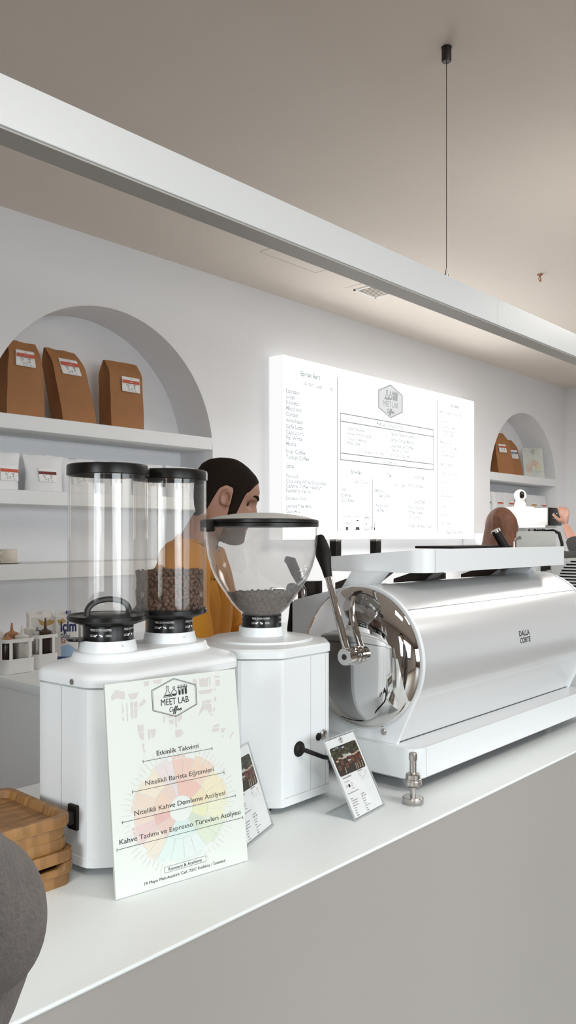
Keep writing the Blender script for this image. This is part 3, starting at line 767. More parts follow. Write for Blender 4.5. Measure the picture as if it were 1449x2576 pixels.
MAPART = [[(.0088,.2799),(.0157,.2876),(.0286,.2831),(.028,.2723),(.0150,.2760),(.0084,.2723)], [(.0334,.2794),(.0501,.2799),(.0445,.2711),(.0362,.271)],
    [(.0577,.2939),(.066,.295),(.065,.288),(.0585,.2871)], [(.071,.2945),(.0869,.2948),(.083,.2881),(.074,.2900)], [(.036,.2675),(.040,.2675),(.039,.244),(.0363,.2435)], [(.0415,.267),(.0468,.267),(.0462,.258),(.0415,.258)],
    [(.0415,.2565),(.046,.2565),(.0446,.244),(.0412,.2435)], [(.049,.262),(.056,.269),(.061,.266),(.052,.2585)], [(.044,.2333),(.0539,.2327),(.053,.223),(.046,.223)], [(.046,.2218),(.053,.2218),(.0534,.2104),(.048,.213)],
    [(.0602,.225),(.063,.225),(.0625,.2103),(.0601,.2103)], [(.0645,.224),(.072,.2242),(.0715,.218),(.0677,.211),(.065,.212)], [(.0507,.2062),(.0535,.2053),(.0530,.198),(.0510,.198)], [(.0510,.1965),(.055,.1965),(.0522,.1907)],
    [(.0302,.2674),(.0315,.2674),(.0311,.2405),(.0298,.2405)], [(.0229,.2683),(.0255,.262),(.0255,.256),(.022,.252),(.0238,.2558),(.024,.262)], [(.0226,.2483),(.0255,.247),(.0255,.2418),(.0235,.243)],
    [(.1025,.2169),(.1122,.2172),(.1114,.2063),(.1026,.2059)], [(.113,.2155),(.1148,.2145),(.1148,.2095),(.113,.2080),(.1136,.2100),(.1136,.213)],
    [(.085,.2404),(.087,.241),(.0868,.230),(.0848,.230)], [(.090,.2404),(.101,.2404),(.099,.236),(.093,.236)], [(.103,.24),(.106,.24),(.106,.221),(.103,.221)], [(.1075,.2395),(.1146,.2399),(.1146,.233),(.1085,.227)], [(.093,.233),(.101,.234),(.100,.2265),(.095,.2265)],
    [(.1436,.2702),(.1693,.2706),(.1651,.2645),(.1476,.264)], [(.149,.2540),(.1635,.2545),(.164,.25),(.148,.25)], [(.1494,.2490),(.163,.2485),(.1655,.2385),(.1600,.2335),(.1572,.2400),(.1500,.2405),(.1408,.2318)],
    [(.136,.2889),(.141,.289),(.143,.283),(.140,.2774),(.1369,.2774)], [(.147,.2895),(.150,.287),(.153,.2895),(.157,.287),(.1615,.2895),(.1604,.2748),(.147,.2760)], [(.1635,.2895),(.1655,.2895),(.165,.2745),(.1632,.2745)],
    [(.1727,.29),(.1819,.289),(.1815,.286),(.173,.287)], [(.174,.283),(.1805,.283),(.1821,.2740),(.1740,.2740)], [(.171,.2710),(.1725,.2710),(.173,.268),(.171,.266)], [(.169,.255),(.172,.259),(.174,.252),(.171,.250)], [(.161,.2325),(.166,.234),(.164,.229)], [(.1685,.2415),(.171,.240),(.168,.235),(.166,.2365)],
    [(.1649,.2142),(.1761,.2159),(.1761,.2120),(.1655,.2110)], [(.1632,.2095),(.1745,.2100),(.1745,.2047),(.1632,.2047)], [(.1773,.2077),(.1866,.208),(.183,.202),(.1804,.2)], [(.179,.197),(.181,.198),(.1815,.194),(.1785,.194)], [(.1908,.1900),(.196,.197),(.2001,.2013),(.198,.196),(.193,.190)]]
WHEELC = [((.70, .47, .40), -8, 55), ((.72, .62, .42), 55, 93), ((.68, .69, .45), 93, 120), ((.56, .62, .50), 120, 150), ((.60, .70, .66), 150, 214), ((.67, .50, .44), 214, 246), ((.66, .42, .38), 246, 272), ((.71, .55, .44), 272, 318), ((.68, .54, .46), 318, 340), ((.66, .58, .58), 340, 352)]
OUTER = [((.72, .51, .44), -8, 20), ((.73, .56, .45), 20, 50), ((.73, .66, .47), 50, 88), ((.71, .71, .52), 88, 115), ((.62, .68, .54), 115, 150), ((.65, .71, .68), 150, 180), ((.63, .72, .68), 180, 214), ((.71, .64, .53), 214, 240), ((.68, .52, .49), 240, 262), ((.71, .58, .48), 262, 300), ((.73, .65, .52), 300, 330), ((.69, .61, .60), 330, 352)]
WM = [mat('wheel_tint', c, .5) for c, _, _ in WHEELC]+[mat('wheel_outer_tint', c, .5) for c, _, _ in OUTER]
def ringseg(b, fn, cx, cy, r0, r1, a0, a1):
    n = max(2, int((a1-a0)/5)); pt = lambda r, a: (cx+r*math.sin(R(a)), cy+r*math.cos(R(a)))
    for i in range(n):
        p, q = a0+(a1-a0)*i/n, a0+(a1-a0)*(i+1)/n
        b.poly([fn(*pt(r0, p)), fn(*pt(r1, p)), fn(*pt(r1, q)), fn(*pt(r0, q))])
def print_poster(parent, w, h, detail=True):
    k = w/.21; fnz = lambda d: (lambda x, y: (x*k, -.0026-d, y*h/.297))
    b = MB(); b.box(0, w, -.0025, .0025, 0, h, .0006, 1); b.build('board', 'card', parent)
    b = MB(); cx, cy = .1045, .1023
    for i, (c, a0, a1) in enumerate(WHEELC): b.mi = i; ringseg(b, fnz(.0002), cx, cy, .0185, .0425, a0+.7, a1-.7)
    for i, (c, a0, a1) in enumerate(OUTER):
        b.mi = len(WHEELC)+i
        if detail:
            m = (a0+a1)/2; ringseg(b, fnz(.0002), cx, cy, .0433, .0725, a0+.5, m-.3); ringseg(b, fnz(.0002), cx, cy, .0433, .0725, m+.3, a1-.5)
            n = 5
            for q in range(n):
                p0 = a0+(a1-a0)*q/n
                if (i*5+q) % 7 not in (3, 4): ringseg(b, fnz(.0002), cx, cy, .0735, .0775, p0+.6, p0+(a1-a0)/n-.6)
        else: ringseg(b, fnz(.0002), cx, cy, .0433, .0775, a0, a1)
    b.build('colour_wheel', WM, parent, recalc=False, smooth=False)
    b = MB()
    for pl in MAPART: b.poly([fnz(.0002)(*p) for p in rounded(pl, .0012, 3)])
    if detail:
        for i in range(72):
            a = R(i*5); r0 = .0795; r1 = r0+.006+.009*((i*37) % 10)/10
            if 155 < i*5 < 205: continue
            stroke(b, fnz(.0002), [(cx+r0*math.sin(a), cy+r0*math.cos(a)), (cx+r1*math.sin(a), cy+r1*math.cos(a))], .0007)
    b.build('map_print', 'mapink', parent, recalc=False, smooth=False)
    b = MB(); fn = fnz(.0004)
    # clear field behind the emblem
    emblem(b, fn, .1048, .2653, .0285)
    if detail:
        b.text('Etkinlik Takvimi', .1047, .1852, fn, width=.0670, size=.0098, align='CENTER')
        b.text('Nitelikli Barista Eğitimleri', .1062, .1459, fn, width=.1095, size=.0098, align='CENTER')
        b.text('Nitelikli Kahve Demleme Atölyesi', .1052, .1073, fn, width=.1445, size=.0098, align='CENTER')
        b.text('Kahve Tadımı ve Espresso Türevleri Atölyesi', .1055, .0729, fn, width=.1928, size=.0098, align='CENTER')
        b.text('Roastery & Academy', .1056, .0192, fn, width=.0530, size=.0062, align='CENTER')
        b.text('19 Mayıs Mah.Atatürk Cad. 72/C Kadıköy / İstanbul', .1060, .0087, fn, width=.1288, size=.0058, align='CENTER')
    for x0, x1, y in ((.0499, .161, .1804), (.0314, .1783, .1407), (.0148, .1951, .1021), (.0049, .2056, .0667)): seg_line(b, fn, x0, x1, y)
    rr = rounded([(.0726, .0172), (.1388, .0172), (.1388, .0254), (.0726, .0254)], .0015, 4); stroke(b, fn, rr+rr[:1], .00035)
    b.build('lettering', 'ink', parent, recalc=False, smooth=False)
po = thing('poster', (.6864, .9419, 1.0), 'tall white event poster with colour wheel leaning before the double grinder', 'poster')
print_poster(po, .226, .2985)
po.rotation_euler = (R(-7.0), 0, math.atan2(-.0389, .2226))
b = MB(); b.prism([(.0026, .20), (.030, .004), (.033, .004), (.0026, .215)], .09, .13, 'X'); b.build('easel_back', 'paper', po)
po.location.z = 1.0005

def card_holder(loc, rz, lean_deg, label):
    t = thing('card_holder', loc, label, 'card holder', rz, 'clear card holders on the counter')
    w, h = .106, .150; ca, sa = math.cos(R(lean_deg)), math.sin(R(lean_deg))
    F = lambda x, y, d=0.0: (x, y*sa-d*ca, y*ca+d*sa+.0015)
    b = MB()
    for d in (-.0016, .0020): b.poly([F(0, 0, d), F(w, 0, d), F(w, h, d), F(0, h, d)])
    b.poly([(0, 0, .0004), (w, 0, .0004), (w, .064, .0004), (0, .064, .0004)]); b.poly([(0, 0, .0024), (w, 0, .0024), (w, .064, .0024), (0, .064, .0024)])
    b.build('clear_sheet', 'acryl', t)
    b = MB(); e = .0016
    for x in (0, w-e): b.prism([(F(x, 0, .002)[1], F(x, 0, .002)[2]), (F(x, h, .002)[1], F(x, h, .002)[2]), (F(x, h, -.0016)[1], F(x, h, -.0016)[2]), (F(x, 0, -.0016)[1], F(x, 0, -.0016)[2])], x, x+e, 'X')
    b.prism([(F(0, h-.002, .0025)[1], F(0, h-.002, .0025)[2]), (F(0, h, .0025)[1], F(0, h, .0025)[2]), (F(0, h, -.002)[1], F(0, h, -.002)[2]), (F(0, h-.002, -.002)[1], F(0, h-.002, -.002)[2])], 0, w, 'X')
    b.prism([(-.0025, .0003), (.002, .0003), (.003, .003), (-.002, .003)], 0, w, 'X'); b.box(0, w, .0625, .064, .0002, .0028)
    b.build('bent_edge', 'acryledge', t)
    b = MB(); b.poly([F(.003, .003), F(w-.003, .003), F(w-.003, h-.004), F(.003, h-.004)]); b.build('printed_card', 'paper', t, recalc=False)
    # photo panel
    b = MB(); fn = lambda x, y: F(x, y, .0004); fn2 = lambda x, y: F(x, y, .0007)
    ph = rounded([(.008, .078), (.098, .078), (.098, .131), (.008, .131)], .005, 4)
    b.mi = 0; b.poly([fn(*p) for p in ph])
    rnd = random.Random(5)
    b.mi = 2
    for i in range(16):
        x = .012+rnd.random()*.08; y = .112+rnd.random()*.014; r = .003+rnd.random()*.004
        b.poly([fn2(x+r*1.4*math.cos(a*1.05), y+r*.8*math.sin(a*1.05)) for a in range(6)])
    b.mi = 4
    for x, y, r in ((.03, .128, .004), (.05, .126, .003), (.02, .127, .002)): b.poly([fn2(x+r*1.6*math.cos(a*1.05), y+r*.5*math.sin(a*1.05)) for a in range(6)])
    b.mi = 3
    for i in range(9):
        x = .012+i*.0095; y = .1045+rnd.random()*.006; b.poly([fn2(x, y), fn2(x+.009, y-.001), fn2(x+.010, y+.0022), fn2(x+.001, y+.003)])
    b.mi = 1
    for i in range(7):
        x = .012+i*.0125; y = .088+rnd.random()*.008; b.poly([fn2(x, y), fn2(x+.009, y), fn2(x+.0105, y+.008), fn2(x+.001, y+.009)])
    b.mi = 5
    for x, y in ((.06, .101), (.078, .098)): b.poly([fn2(x, y), fn2(x+.004, y), fn2(x+.0045, y+.009), fn2(x+.0005, y+.009)])
    b.mi = 3
    for x in (.072, .080, .088, .066, .03): b.poly([fn2(x, .080), fn2(x+.0025, .080), fn2(x+.004, .091), fn2(x+.002, .092)])
    b.build('photo_print', ['photo_dark', 'photo_brown', 'photo_green', 'photo_tan', 'photo_sky', 'photo_red'], t, recalc=False, smooth=False)
    b = MB(); fn3 = lambda x, y: F(x, y, .0010)
    b.text('Ethiopia', .053, .108, fn3, width=.026, size=.0085, align='CENTER', bold=.02); b.text('Sidamo', .055, .099, fn3, width=.011, size=.005, align='CENTER', bold=.01)
    b.build('photo_lettering', 'whiteink', t, recalc=False, smooth=False)
    b = MB(); emblem(b, fn, .053, .1395, .0055, .00025)
    b.text('YIRGACHEFFE', .012, .0725, fn, width=.03, size=.0036); b.text('PREMIUM', .066, .0745, fn, width=.017, size=.003)
    for i, (a, c) in enumerate((('Region', 'Yirgacheffe'), ('Growing Altitude', '1900 - 2200 M'), ('Harvest Period', 'Nov - Jan'), ('Milling Process', 'Washed'), ('Aroma', 'Floral'), ('Flavor', 'Jasmine, Citrus'), ('Body', 'Light'), ('Acidity', 'Bright'))):
        b.text(a, .012, .0355-i*.0043, fn, size=.0030); b.text(c, .047, .0355-i*.0043, fn, size=.0030)
    b.text('Roast', .014, .066, fn, size=.0026); b.text('Brewed', .022, .066, fn, size=.0026); b.text('Notes', .03, .051, fn, size=.0028)
    b.text('A taste of jasmine and citrus', .010, .045, fn, size=.0033)
    for x, r in ((.016, .0022), (.024, .003), (.033, .003)):
        c_ = [(x+r*math.cos(a*.5236), .0585+r*math.sin(a*.5236)) for a in range(13)]
        if x == .024: b.poly([fn(*p) for p in c_[:-1]])
        else: stroke(b, fn, c_, .0004)
    b.build('card_lettering', 'ink', t, recalc=False, smooth=False)
    b = MB()
    for pl in MAPART[::1]:
        b.poly([fn(.062+p[0]*.17, .031+p[1]*.14) for p in pl])
    b.build('card_map', 'mapink', t, recalc=False, smooth=False)
    return t
card_holder((1.1614, .8831, 1.0), math.atan2(.0107, .1055), 27.5, 'clear angled holder with photo card beside the black power cable')
card_holder((.948, .943, 1.0), math.atan2(.034, .0975), 19, 'clear card holder half hidden behind the leaning white poster')

# ------------------------------------------------------------------ bamboo trays
def make_tray(name, notch, label):
    t = thing(name, (0, 0, 0), label, 'tray', 0, 'bamboo trays in the stack')
    w, d, h = .28, .186, .0172
    b = MB(); o_ = rounded([(-w, 0), (0, 0), (0, d), (-w, d)], .017, 8); q = .009
    i_ = rounded([(-w+q, q), (-q, q), (-q, d-q), (-w+q, d-q)], .018, 8); i2 = rounded([(-w+q+.004, q+.004), (-q-.004, q+.004), (-q-.004, d-q-.004), (-w+q+.004, d-q-.004)], .016, 8)
    def zt(x, y):
        if notch and y < .02 and -.075 < x < -.018: return h-.0085*min(1, (x+.075)/.012, (-.018-x)/.012)
        return h
    o2 = []
    for k in range(len(o_)):   # add points along the front edge so that the finger notch has room
        o2.append(o_[k])
    ob = [(x*.99-.0015, (y-d/2)*.985+d/2, 0) for x, y in o_]
    b.loft([ob, [(x, y, .003) for x, y in o_], [(x, y, h-.0015) for x, y in o_], [(x*.995-.0007, (y-d/2)*.992+d/2, h) for x, y in o_], [(x, y, h-.0005) for x, y in i_], [(x, y, .006) for x, y in i2]])
    if notch:
        bmesh.ops.recalc_face_normals(b.bm, faces=b.bm.faces)
    ob_ = b.build('tray_body', 'wood', t, angle=40)
    if notch:
        cu = MB(); cu.prism([(-.084, h+.002), (-.070, h-.0075), (-.030, h-.0075), (-.016, h+.002)], -.004, .0125, 'Y'); co__ = cu.build('notch_cutter', 'wood')
        md = ob_.modifiers.new('notch', 'BOOLEAN'); md.object = co__; md.solver = 'EXACT'
        bpy.context.view_layer.update()
        me = bpy.data.meshes.new_from_object(ob_.evaluated_get(bpy.context.evaluated_depsgraph_get()))
        ob_.modifiers.clear(); ob_.data = me; bpy.data.objects.remove(co__)
    return t
TL = ['bottom bamboo tray of the stack, resting on the white counter', 'second bamboo tray from the bottom, with a finger notch in its rim', 'third bamboo tray from the bottom, set slightly forward', 'darker bamboo tray under the pale one, fourth from the bottom', 'pale bamboo tray directly under the top tray', 'top bamboo tray of the stack, its hollow open to view']
TO = [(.680, 1.036, .0), (.684, 1.034, .012), (.684, 1.034, -.01), (.676, 1.040, .02), (.673, 1.038, .0), (.677, 1.033, -.02)]
plain = None; 
for i in range(6):
    notch = i in (1,)
    if notch: t = make_tray('serving_tray', True, TL[i])
    elif plain is None: t = plain = make_tray('serving_tray', False, TL[i])
    else: t = dup(plain, label=TL[i])
    x, y, a = TO[i]; t.location = (x, y, 1.0+i*.01735); t.rotation_euler = (0, 0, a)

# ------------------------------------------------------------------ menu board
SX, SY, SZ = 3.448, 3.144, 1.487
SW, SH = 2.204, 1.063
mb = thing('menu_board', (SX, SY, SZ), 'large glowing white menu lightbox on the back wall', 'menu board')
b = MB(); b.box(0, SW, 0, WY-SY+.002, 0, SH, .004, 2); lb = b.build('lightbox', ['signface', 'signside'], mb)
for p_ in lb.data.polygons: p_.material_index = 0 if p_.normal.y < -.9 else 1
b = MB(); b.box(-.0008, .004, .100, .106, .0, SH); b.box(.0, .0035, -.0006, .001, .004, SH-.004); b.build('side_frame', 'signhex', mb)
sf = lambda x, y: (x, -.0012, y)
b = MB(); L = lambda s_, x, y, w=None, sz=.03, al='LEFT', bo=0.0: b.text(s_, x, y, sf, width=w, size=sz*1.12, align=al, bold=.042+bo)
L('Espresso Based', .248, .966, .184, .034, 'CENTER', .01)
L('Standard', .185, .915, .09, .028); L('Large', .301, .913, .055, .028); L('Iced', .424, .915, .04, .028)
for s_, y in (('Espresso', .85), ('Lungo', .817), ('Ristretto', .783), ('Macchiato', .75), ('Cortado', .715), ('Americano', .68), ('Caffe Latte', .645), ('Cappuccino', .612), ('Flat White', .58), ('Mocha', .565-.02), ('Filter Coffee', .5), ('Turkish Coffee', .467)): L(s_, .031, y, None, .030)
L('Extras', .034, .415, .066, .032, 'LEFT', .01)
for s_, y in (('Flavours', .36), ('Chocolate White Chocolate', .33), ('Caramel Toffee Hazelnut', .302), ('Raspberry Vanilla', .276), ('Espresso Shot', .232), ('Lactose Free Milk', .187), ('Daily Milk', .154), ('Almond Milk', .122)): L(s_, .031, y, None, .028)
L('Meet Lab Signature Drinks', 1.07, .752, .305, .03, 'CENTER')
for s_, y in (('Salted Caramel Latte', .700), ('Bitter Orange Mocha', .660), ('Japanese Iced Coffee', .622), ('Spanish Cortado', .592)): L(s_, 1.088, y, None, .028)
for s_, y in (('Signature Latte', .692), ('Honey Almond Latte', .66), ('Coconut Mocha', .625), ('Rose Latte', .6)): L(s_, .61, y, None, .026)
L('Espresso   Filter Coffee', .789, .557, .21, .024); L('with Daily Organic Milk', 1.079, .56, .245, .024)
L('Best Coffee Moments', .987, .505, .17, .024)
L('Brew Bar', .70, .416, .107, .032, 'CENTER', .01); L('Teas', 1.062, .418, .055, .032, 'CENTER', .01); L('Hot Drinks', 1.43, .42, .122, .032, 'CENTER', .01)
L('Single', .66, .36, .06, .026); L('Double', .75, .36, .07, .026)
for s_, x, y in (('V60', .541, .303), ('Chemex', .541, .268), ('Cold Brew', .541, .236), ('Matcha', .906, .311), ('Earl Grey', .95, .28), ('Kombucha', .91, .214), ('Ice Tea', .91, .182), ('Hot   Iced', 1.12, .355), ('Hot Chocolate', 1.285, .362), ('Daily Smoothie', 1.294, .207), ('Protein Shake', 1.294, .177), ('Cold Lime', 1.294, .145), ('Water / Mineral Water', 1.294, .082)): L(s_, x, y, None, .028)
L('Cold Drinks', 1.437, .251, .134, .032, 'CENTER', .01)
L('Breakfast', 1.916, .98, .115, .032, 'CENTER', .01); L('Meet Lab Breakfast & Filter Coffee', 1.696, .92, .32, .026)
for s_, x, y in (('Croissant', 1.71, .855), ('Sandwich Cheese', 1.73, .815), ('Cheddar & Salami', 1.73, .785), ('Ham & Cheese', 1.73, .758), ('Meet Lab Toast', 1.70, .70), ('with Tulum Cheese', 1.73, .665), ('with Turkey Ham', 1.73, .635), ('with Mozzarella', 1.73, .605), ('Healthy Breakfast', 1.70, .54), ('Yoghurt Granola Bowl', 1.71, .475), ('Fruit Salad', 1.71, .41), ('Avocado', 1.71, .345), ('Banana Bread', 1.72, .31), ('Cookie', 1.71, .23), ('Brownie', 1.71, .17), ('Carrot Cake', 1.71, .11)): L(s_, x, y, None, .024)
for y in (.93, .81, .78, .752, .66, .632, .602, .535, .47, .405, .34, .225, .165, .108): L('120', 2.15, y, None, .024, 'RIGHT')
L('Please Check the Menu', 1.92, .04, .262, .032, 'CENTER')
b.build('menu_lettering', 'signtext', mb, recalc=False, smooth=False)
b = MB()
def ln(x0, y0, x1, y1, t=.0085): stroke(b, sf, [(x0, y0), (x1, y1)], t)
ln(.505, .054, .505, 1.0); ln(1.664, .057, 1.664, 1.005); ln(.875, .07, .875, .39, .007); ln(1.257, .07, 1.257, .396, .007)
for y in (.786, .737, .538, .497): ln(.537, y, 1.615, y)
ln(.537, .497, .537, .786); ln(1.615, .497, 1.615, .786); ln(1.04, .55, 1.04, .585, .004)
b.build('divider_lines', 'signdark', mb, recalc=False, smooth=False)
b = MB(); sf2 = lambda x, y: (x, -.0008, y)
b.poly([sf2(*p) for p in hexagon(1.079, .925, .147, .111)]); hxo = b.build('emblem_plate', 'signhex', mb, recalc=False, smooth=False)
b = MB(); emblem(b, sf, 1.079, .925, .112, .0055); b.build('emblem_print', 'signdark', hxo, recalc=False, smooth=False)
b = MB()
for cx in (.60,):
    stroke(b, sf, [(.565, .145), (.585, .105), (.615, .105), (.635, .145), (.565, .145)], .004); stroke(b, sf, [(.572, .10), (.572, .06), (.632, .06), (.632, .10), (.572, .10)], .004); b.poly([sf(.59, .062), sf(.615, .062), sf(.615, .08), sf(.59, .08)])
b.poly([sf(.69, .06), sf(.735, .06), sf(.728, .08), sf(.697, .08)]); b.poly([sf(.70, .115), sf(.725, .115), sf(.72, .125), sf(.705, .125)]); stroke(b, sf, [(.69, .06), (.708, .105), (.69, .145), (.735, .145), (.717, .105), (.735, .06)], .004)
stroke(b, sf, [(.79, .06), (.79, .14), (.83, .14), (.83, .06), (.79, .06), (.83, .14)], .004); stroke(b, sf, [(.79, .14), (.83, .06)], .004)
b.poly([sf(.862, .06), sf(.87, .06), sf(.87, .09), sf(.862, .09)]); b.poly([sf(.888, .06), sf(.902, .06), sf(.902, .08), sf(.888, .08)]); b.poly([sf(.891, .085), sf(.899, .085), sf(.899, .11), sf(.891, .11)])
b.build('brewer_icons', 'signblack', mb, recalc=False, smooth=False)

# white cabinet beside the lightbox
b = MB(); b.box(5.66, 6.08, 3.05, 3.247, 1.40, 1.53, .003, 1)
tag(b.build('wall_box', 'shelf'), 'small white box fixed to the wall beside the menu board', 'box')

# ------------------------------------------------------------------ bags and pouches
def label_faces(b, fn, w, h, band, thick=True):
    """sticker: white ground, coloured band, small map print, emblem dot; fn maps (x 0..w, y 0..h)"""
    f = lambda d: (lambda x, y: fn(x, y, d))
    r = rounded([(0, 0), (w, 0), (w, h), (0, h)], h*.06, 3)
    b.mi = 0; b.poly([f(0)(*p) for p in r])
    b.mi = 1; b.poly([f(.0018)(*p) for p in ((w*.03, h*.56), (w*.97, h*.56), (w*.97, h*.78), (w*.03, h*.78))])
    b.mi = 2
    for pl in MAPART[::1]: b.poly([f(.0018)(w*.2+p[0]*w*3.1, h*(-.93)+p[1]*h*5.0) for p in pl])
    stroke(b, f(.0018), [(w*.03, h*.04), (w*.97, h*.04), (w*.97, h*.96), (w*.03, h*.96), (w*.03, h*.04)], h*.008)
    hx = hexagon(w*.5, h*.82, h*.1, h*.085); stroke(b, f(.0026), hx+hx[:1], h*.012)
    b.mi = 3; b.text('COFFEE', w*.5, h*.635, f(.0026), width=w*.2, size=h*.08, align='CENTER')
def kraft_bag(loc, w, d, h, lean, twist, band, label, top_in=.012, rz=0, lab=(.5, .72, .1), grp='kraft paper coffee bags in the niches', lean_y=0.0):
    t = thing('kraft_bag', loc, label, 'coffee bag', rz, grp)
    b = MB(); loops = []; nz = 14
    rnd = random.Random(label)
    ph = rnd.random()*9
    def sec(tz):
        # half width, half depth and centre shift at height fraction
        hw = w/2-top_in*tz**2
        dd = d/2*(1-.12*tz) if tz < .80 else d/2*max(.10, .904*(1-(tz-.80)/.20)+.10)
        return hw, dd, lean*tz**1.3, lean_y*tz
    def shape(tz, u, vtx):
        hw, dd, sx, sy = sec(tz)
        z = h*tz
        return Vector((sx+u*hw, sy+vtx*dd, z))
    pts = []
    for sx_, sy_, n in ((-1, -1, 8), (1, -1, 5), (1, 1, 8), (-1, 1, 5)):
        nx = {(-1, -1): (1, -1), (1, -1): (1, 1), (1, 1): (-1, 1), (-1, 1): (-1, -1)}[(sx_, sy_)]
        for i in range(n): pts.append((sx_+(nx[0]-sx_)*i/n, sy_+(nx[1]-sy_)*i/n))
    for k in range(nz+1):
        tz = k/nz; lp = []
        for u, v_ in pts:
            gus = 0
            p = shape(tz, u, v_)
            if abs(u) == 1 and abs(v_) < .99 and tz > .25: p.x -= u*.022*(tz-.25)*(1-abs(v_))     # side gusset
            nn = noise.noise(p*14+Vector((ph, 0, 0)))*.004*(.4+tz)
            p.y += nn+(-.006*(1-u*u)*math.sin(PI*tz) if v_ < 0 else 0); p.x += noise.noise(p*11+Vector((0, ph, 0)))*.003*tz
            if k == nz: p.z += .006*noise.noise(Vector((u*2.5, ph, 0)))
            lp.append(p)
        loops.append(lp)
    b.loft(loops); b.build('bag_body', 'kraft', t, angle=32)
    lw, lh, lx = w*lab[2]*5, w*lab[2]*5*.66, lab[0]
    def fn(x, y, dd):
        u = -1+2*(lx+(x-lw/2)/w); tz = lab[1]+(y-lh/2)/h
        p = shape(tz, u, -1); p.y += -.0085-.006*(1-u*u)*math.sin(PI*tz)*.6-dd; return p
    b = MB(); label_faces(b, fn, lw, lh, band); b.build('sticker', ['paper', band, 'labelmap', 'paper'], t, recalc=False, smooth=False)
    return t
SA = 2.04
kraft_bag((1.915, 3.335, SA), .185, .10, .338, -.0, 0, 'red', 'kraft paper coffee bag at the left end under the big arch', .022, lab=(.47, .76, .118))
kraft_bag((2.212, 3.36, SA), .184, .10, .342, -.082, 0, 'red', 'kraft paper coffee bag leaning left, middle of three under the big arch', .01, lab=(.50, .76, .118))
kraft_bag((2.486, 3.355, SA), .200, .10, .338, -.012, 0, 'red', 'kraft paper coffee bag standing upright at the right under the big arch', .002, lab=(.60, .66, .112))
kraft_bag((6.215, 3.41, SA), .18, .10, .30, -.03, 0, 'red', 'kraft bag cut off by the left edge of the small arch', .02, lab=(.3, .7, .1))
kraft_bag((6.52, 3.355, SA), .21, .10, .36, -.08, 0, 'red', 'kraft bag with red sticker leaning under the small right arch', .02, lab=(.40, .62, .10), rz=R(-12))
kraft_bag((6.80, 3.41, SA), .21, .10, .33, -.09, 0, 'blue', 'kraft bag with blue sticker beside the small poster in the right arch', .02, lab=(.58, .60, .11), rz=R(-14))
p2 = thing('poster', (7.03, 3.395, SA), 'small colour wheel poster leaning in the right arch beside kraft bags', 'poster')
print_poster(p2, .205, .285, False); p2.rotation_euler = (R(-9), 0, math.atan2(-.12, .165)); p2.location.z = SA+.0005

def pouch(loc, w, h, band, label, lab=(.5, .42, .44), rz=0, grp='white coffee pouches on the niche shelves'):
    t = thing('coffee_pouch', loc, label, 'coffee pouch', rz, grp)
    rnd = random.Random(label); ph = rnd.random()*20
    def half_d(tz): return .036*(1-tz)**.55 if tz < .985 else .003
    def pos(u, tz, s_):
        hw = w/2*(.94+.06*tz)-(.012*math.sin(PI*min(1, tz*1.1))*.4)
        d_ = max(.0015, half_d(tz)*math.sqrt(max(0, 1-abs(u)**2.6)))
        p = Vector((u*hw, s_*d_, h*tz))
        p.y += .006*noise.noise(p*22+Vector((ph, 0, 0)))*(1 if tz > .04 else 0)*(1-tz*.5); p.x += .004*noise.noise(p*10+Vector((ph, 5, 0)))
        if tz > .99: p.z += .004*noise.noise(Vector((u*2, ph, 0)))
        return p
    b = MB(); loops = []
    us = [math.cos(PI*i/16) for i in range(17)]
    for k in range(17):
        tz = k/16
        loops.append([pos(u, tz, -1) for u in us]+[pos(u, tz, 1) for u in us[::-1][1:-1]])
    b.loft(loops); b.build('pouch_body', 'foil', t, angle=60)
    lw = w*lab[2]; lh = lw*.64
    def fn(x, y, dd):
        u = -1+2*(lab[0]+(x-lw/2)/w); tz = lab[1]+(y-lh/2)/h
        p = pos(u, tz, -1); d_ = min(pos(u+e, tz+f, -1).y for e in (-.12, 0, .12) for f in (-.06, 0, .06)); p.y = min(p.y, d_*.5+p.y*.5)-.0025-dd; return p
    b = MB(); N = 8
    b.grid(lambda i, j: fn(i*lw, j*lh, 0), N, N, lambda i, j: 0)
    for j0, j1, mi in ((.56, .78, 1),):
        b.mi = mi
        V = [[b.bm.verts.new(fn(lw*i/N, lh*q, .0006)) for i in range(N+1)] for q in (j0, (j0+j1)/2, j1)]
        for r_ in range(2):
            for i in range(N): b._f((V[r_][i], V[r_][i+1], V[r_+1][i+1], V[r_+1][i]))
    b.mi = 2
    for pl in MAPART: b.poly([fn(lw*.2+p[0]*lw*3.1, lh*(-.93)+p[1]*lh*5.0, .0008) for p in pl])
    b.build('sticker', ['paper', band, 'labelmap', 'paper'], t, recalc=False, smooth=False)
    return t
SB = 1.711
for x, y, bnd, lb, lab in ((1.808, 3.335, 'red', 'white pouch with red sticker at the photo edge, leftmost on the middle shelf', (.72, .45, .5)), (2.032, 3.335, 'maroon', 'white pouch with dark maroon sticker, beside the clear hopper', (.52, .45, .46)),
        (2.235, 3.37, 'red', 'white pouch just right of the maroon one, mostly behind the first hopper', (.5, .45, .46)), (2.436, 3.34, 'ochre', 'white pouch seen through the clear wall of the first hopper', (.5, .45, .46)), (2.646, 3.36, 'red', 'white pouch whose top shows between the two hopper lids', (.5, .45, .46)), (2.862, 3.35, 'ochre', 'white pouch at the right end of the shelf above the second hopper lid', (.5, .45, .46))):
    pouch((x, y, SB), .205, .168, bnd, lb, lab)
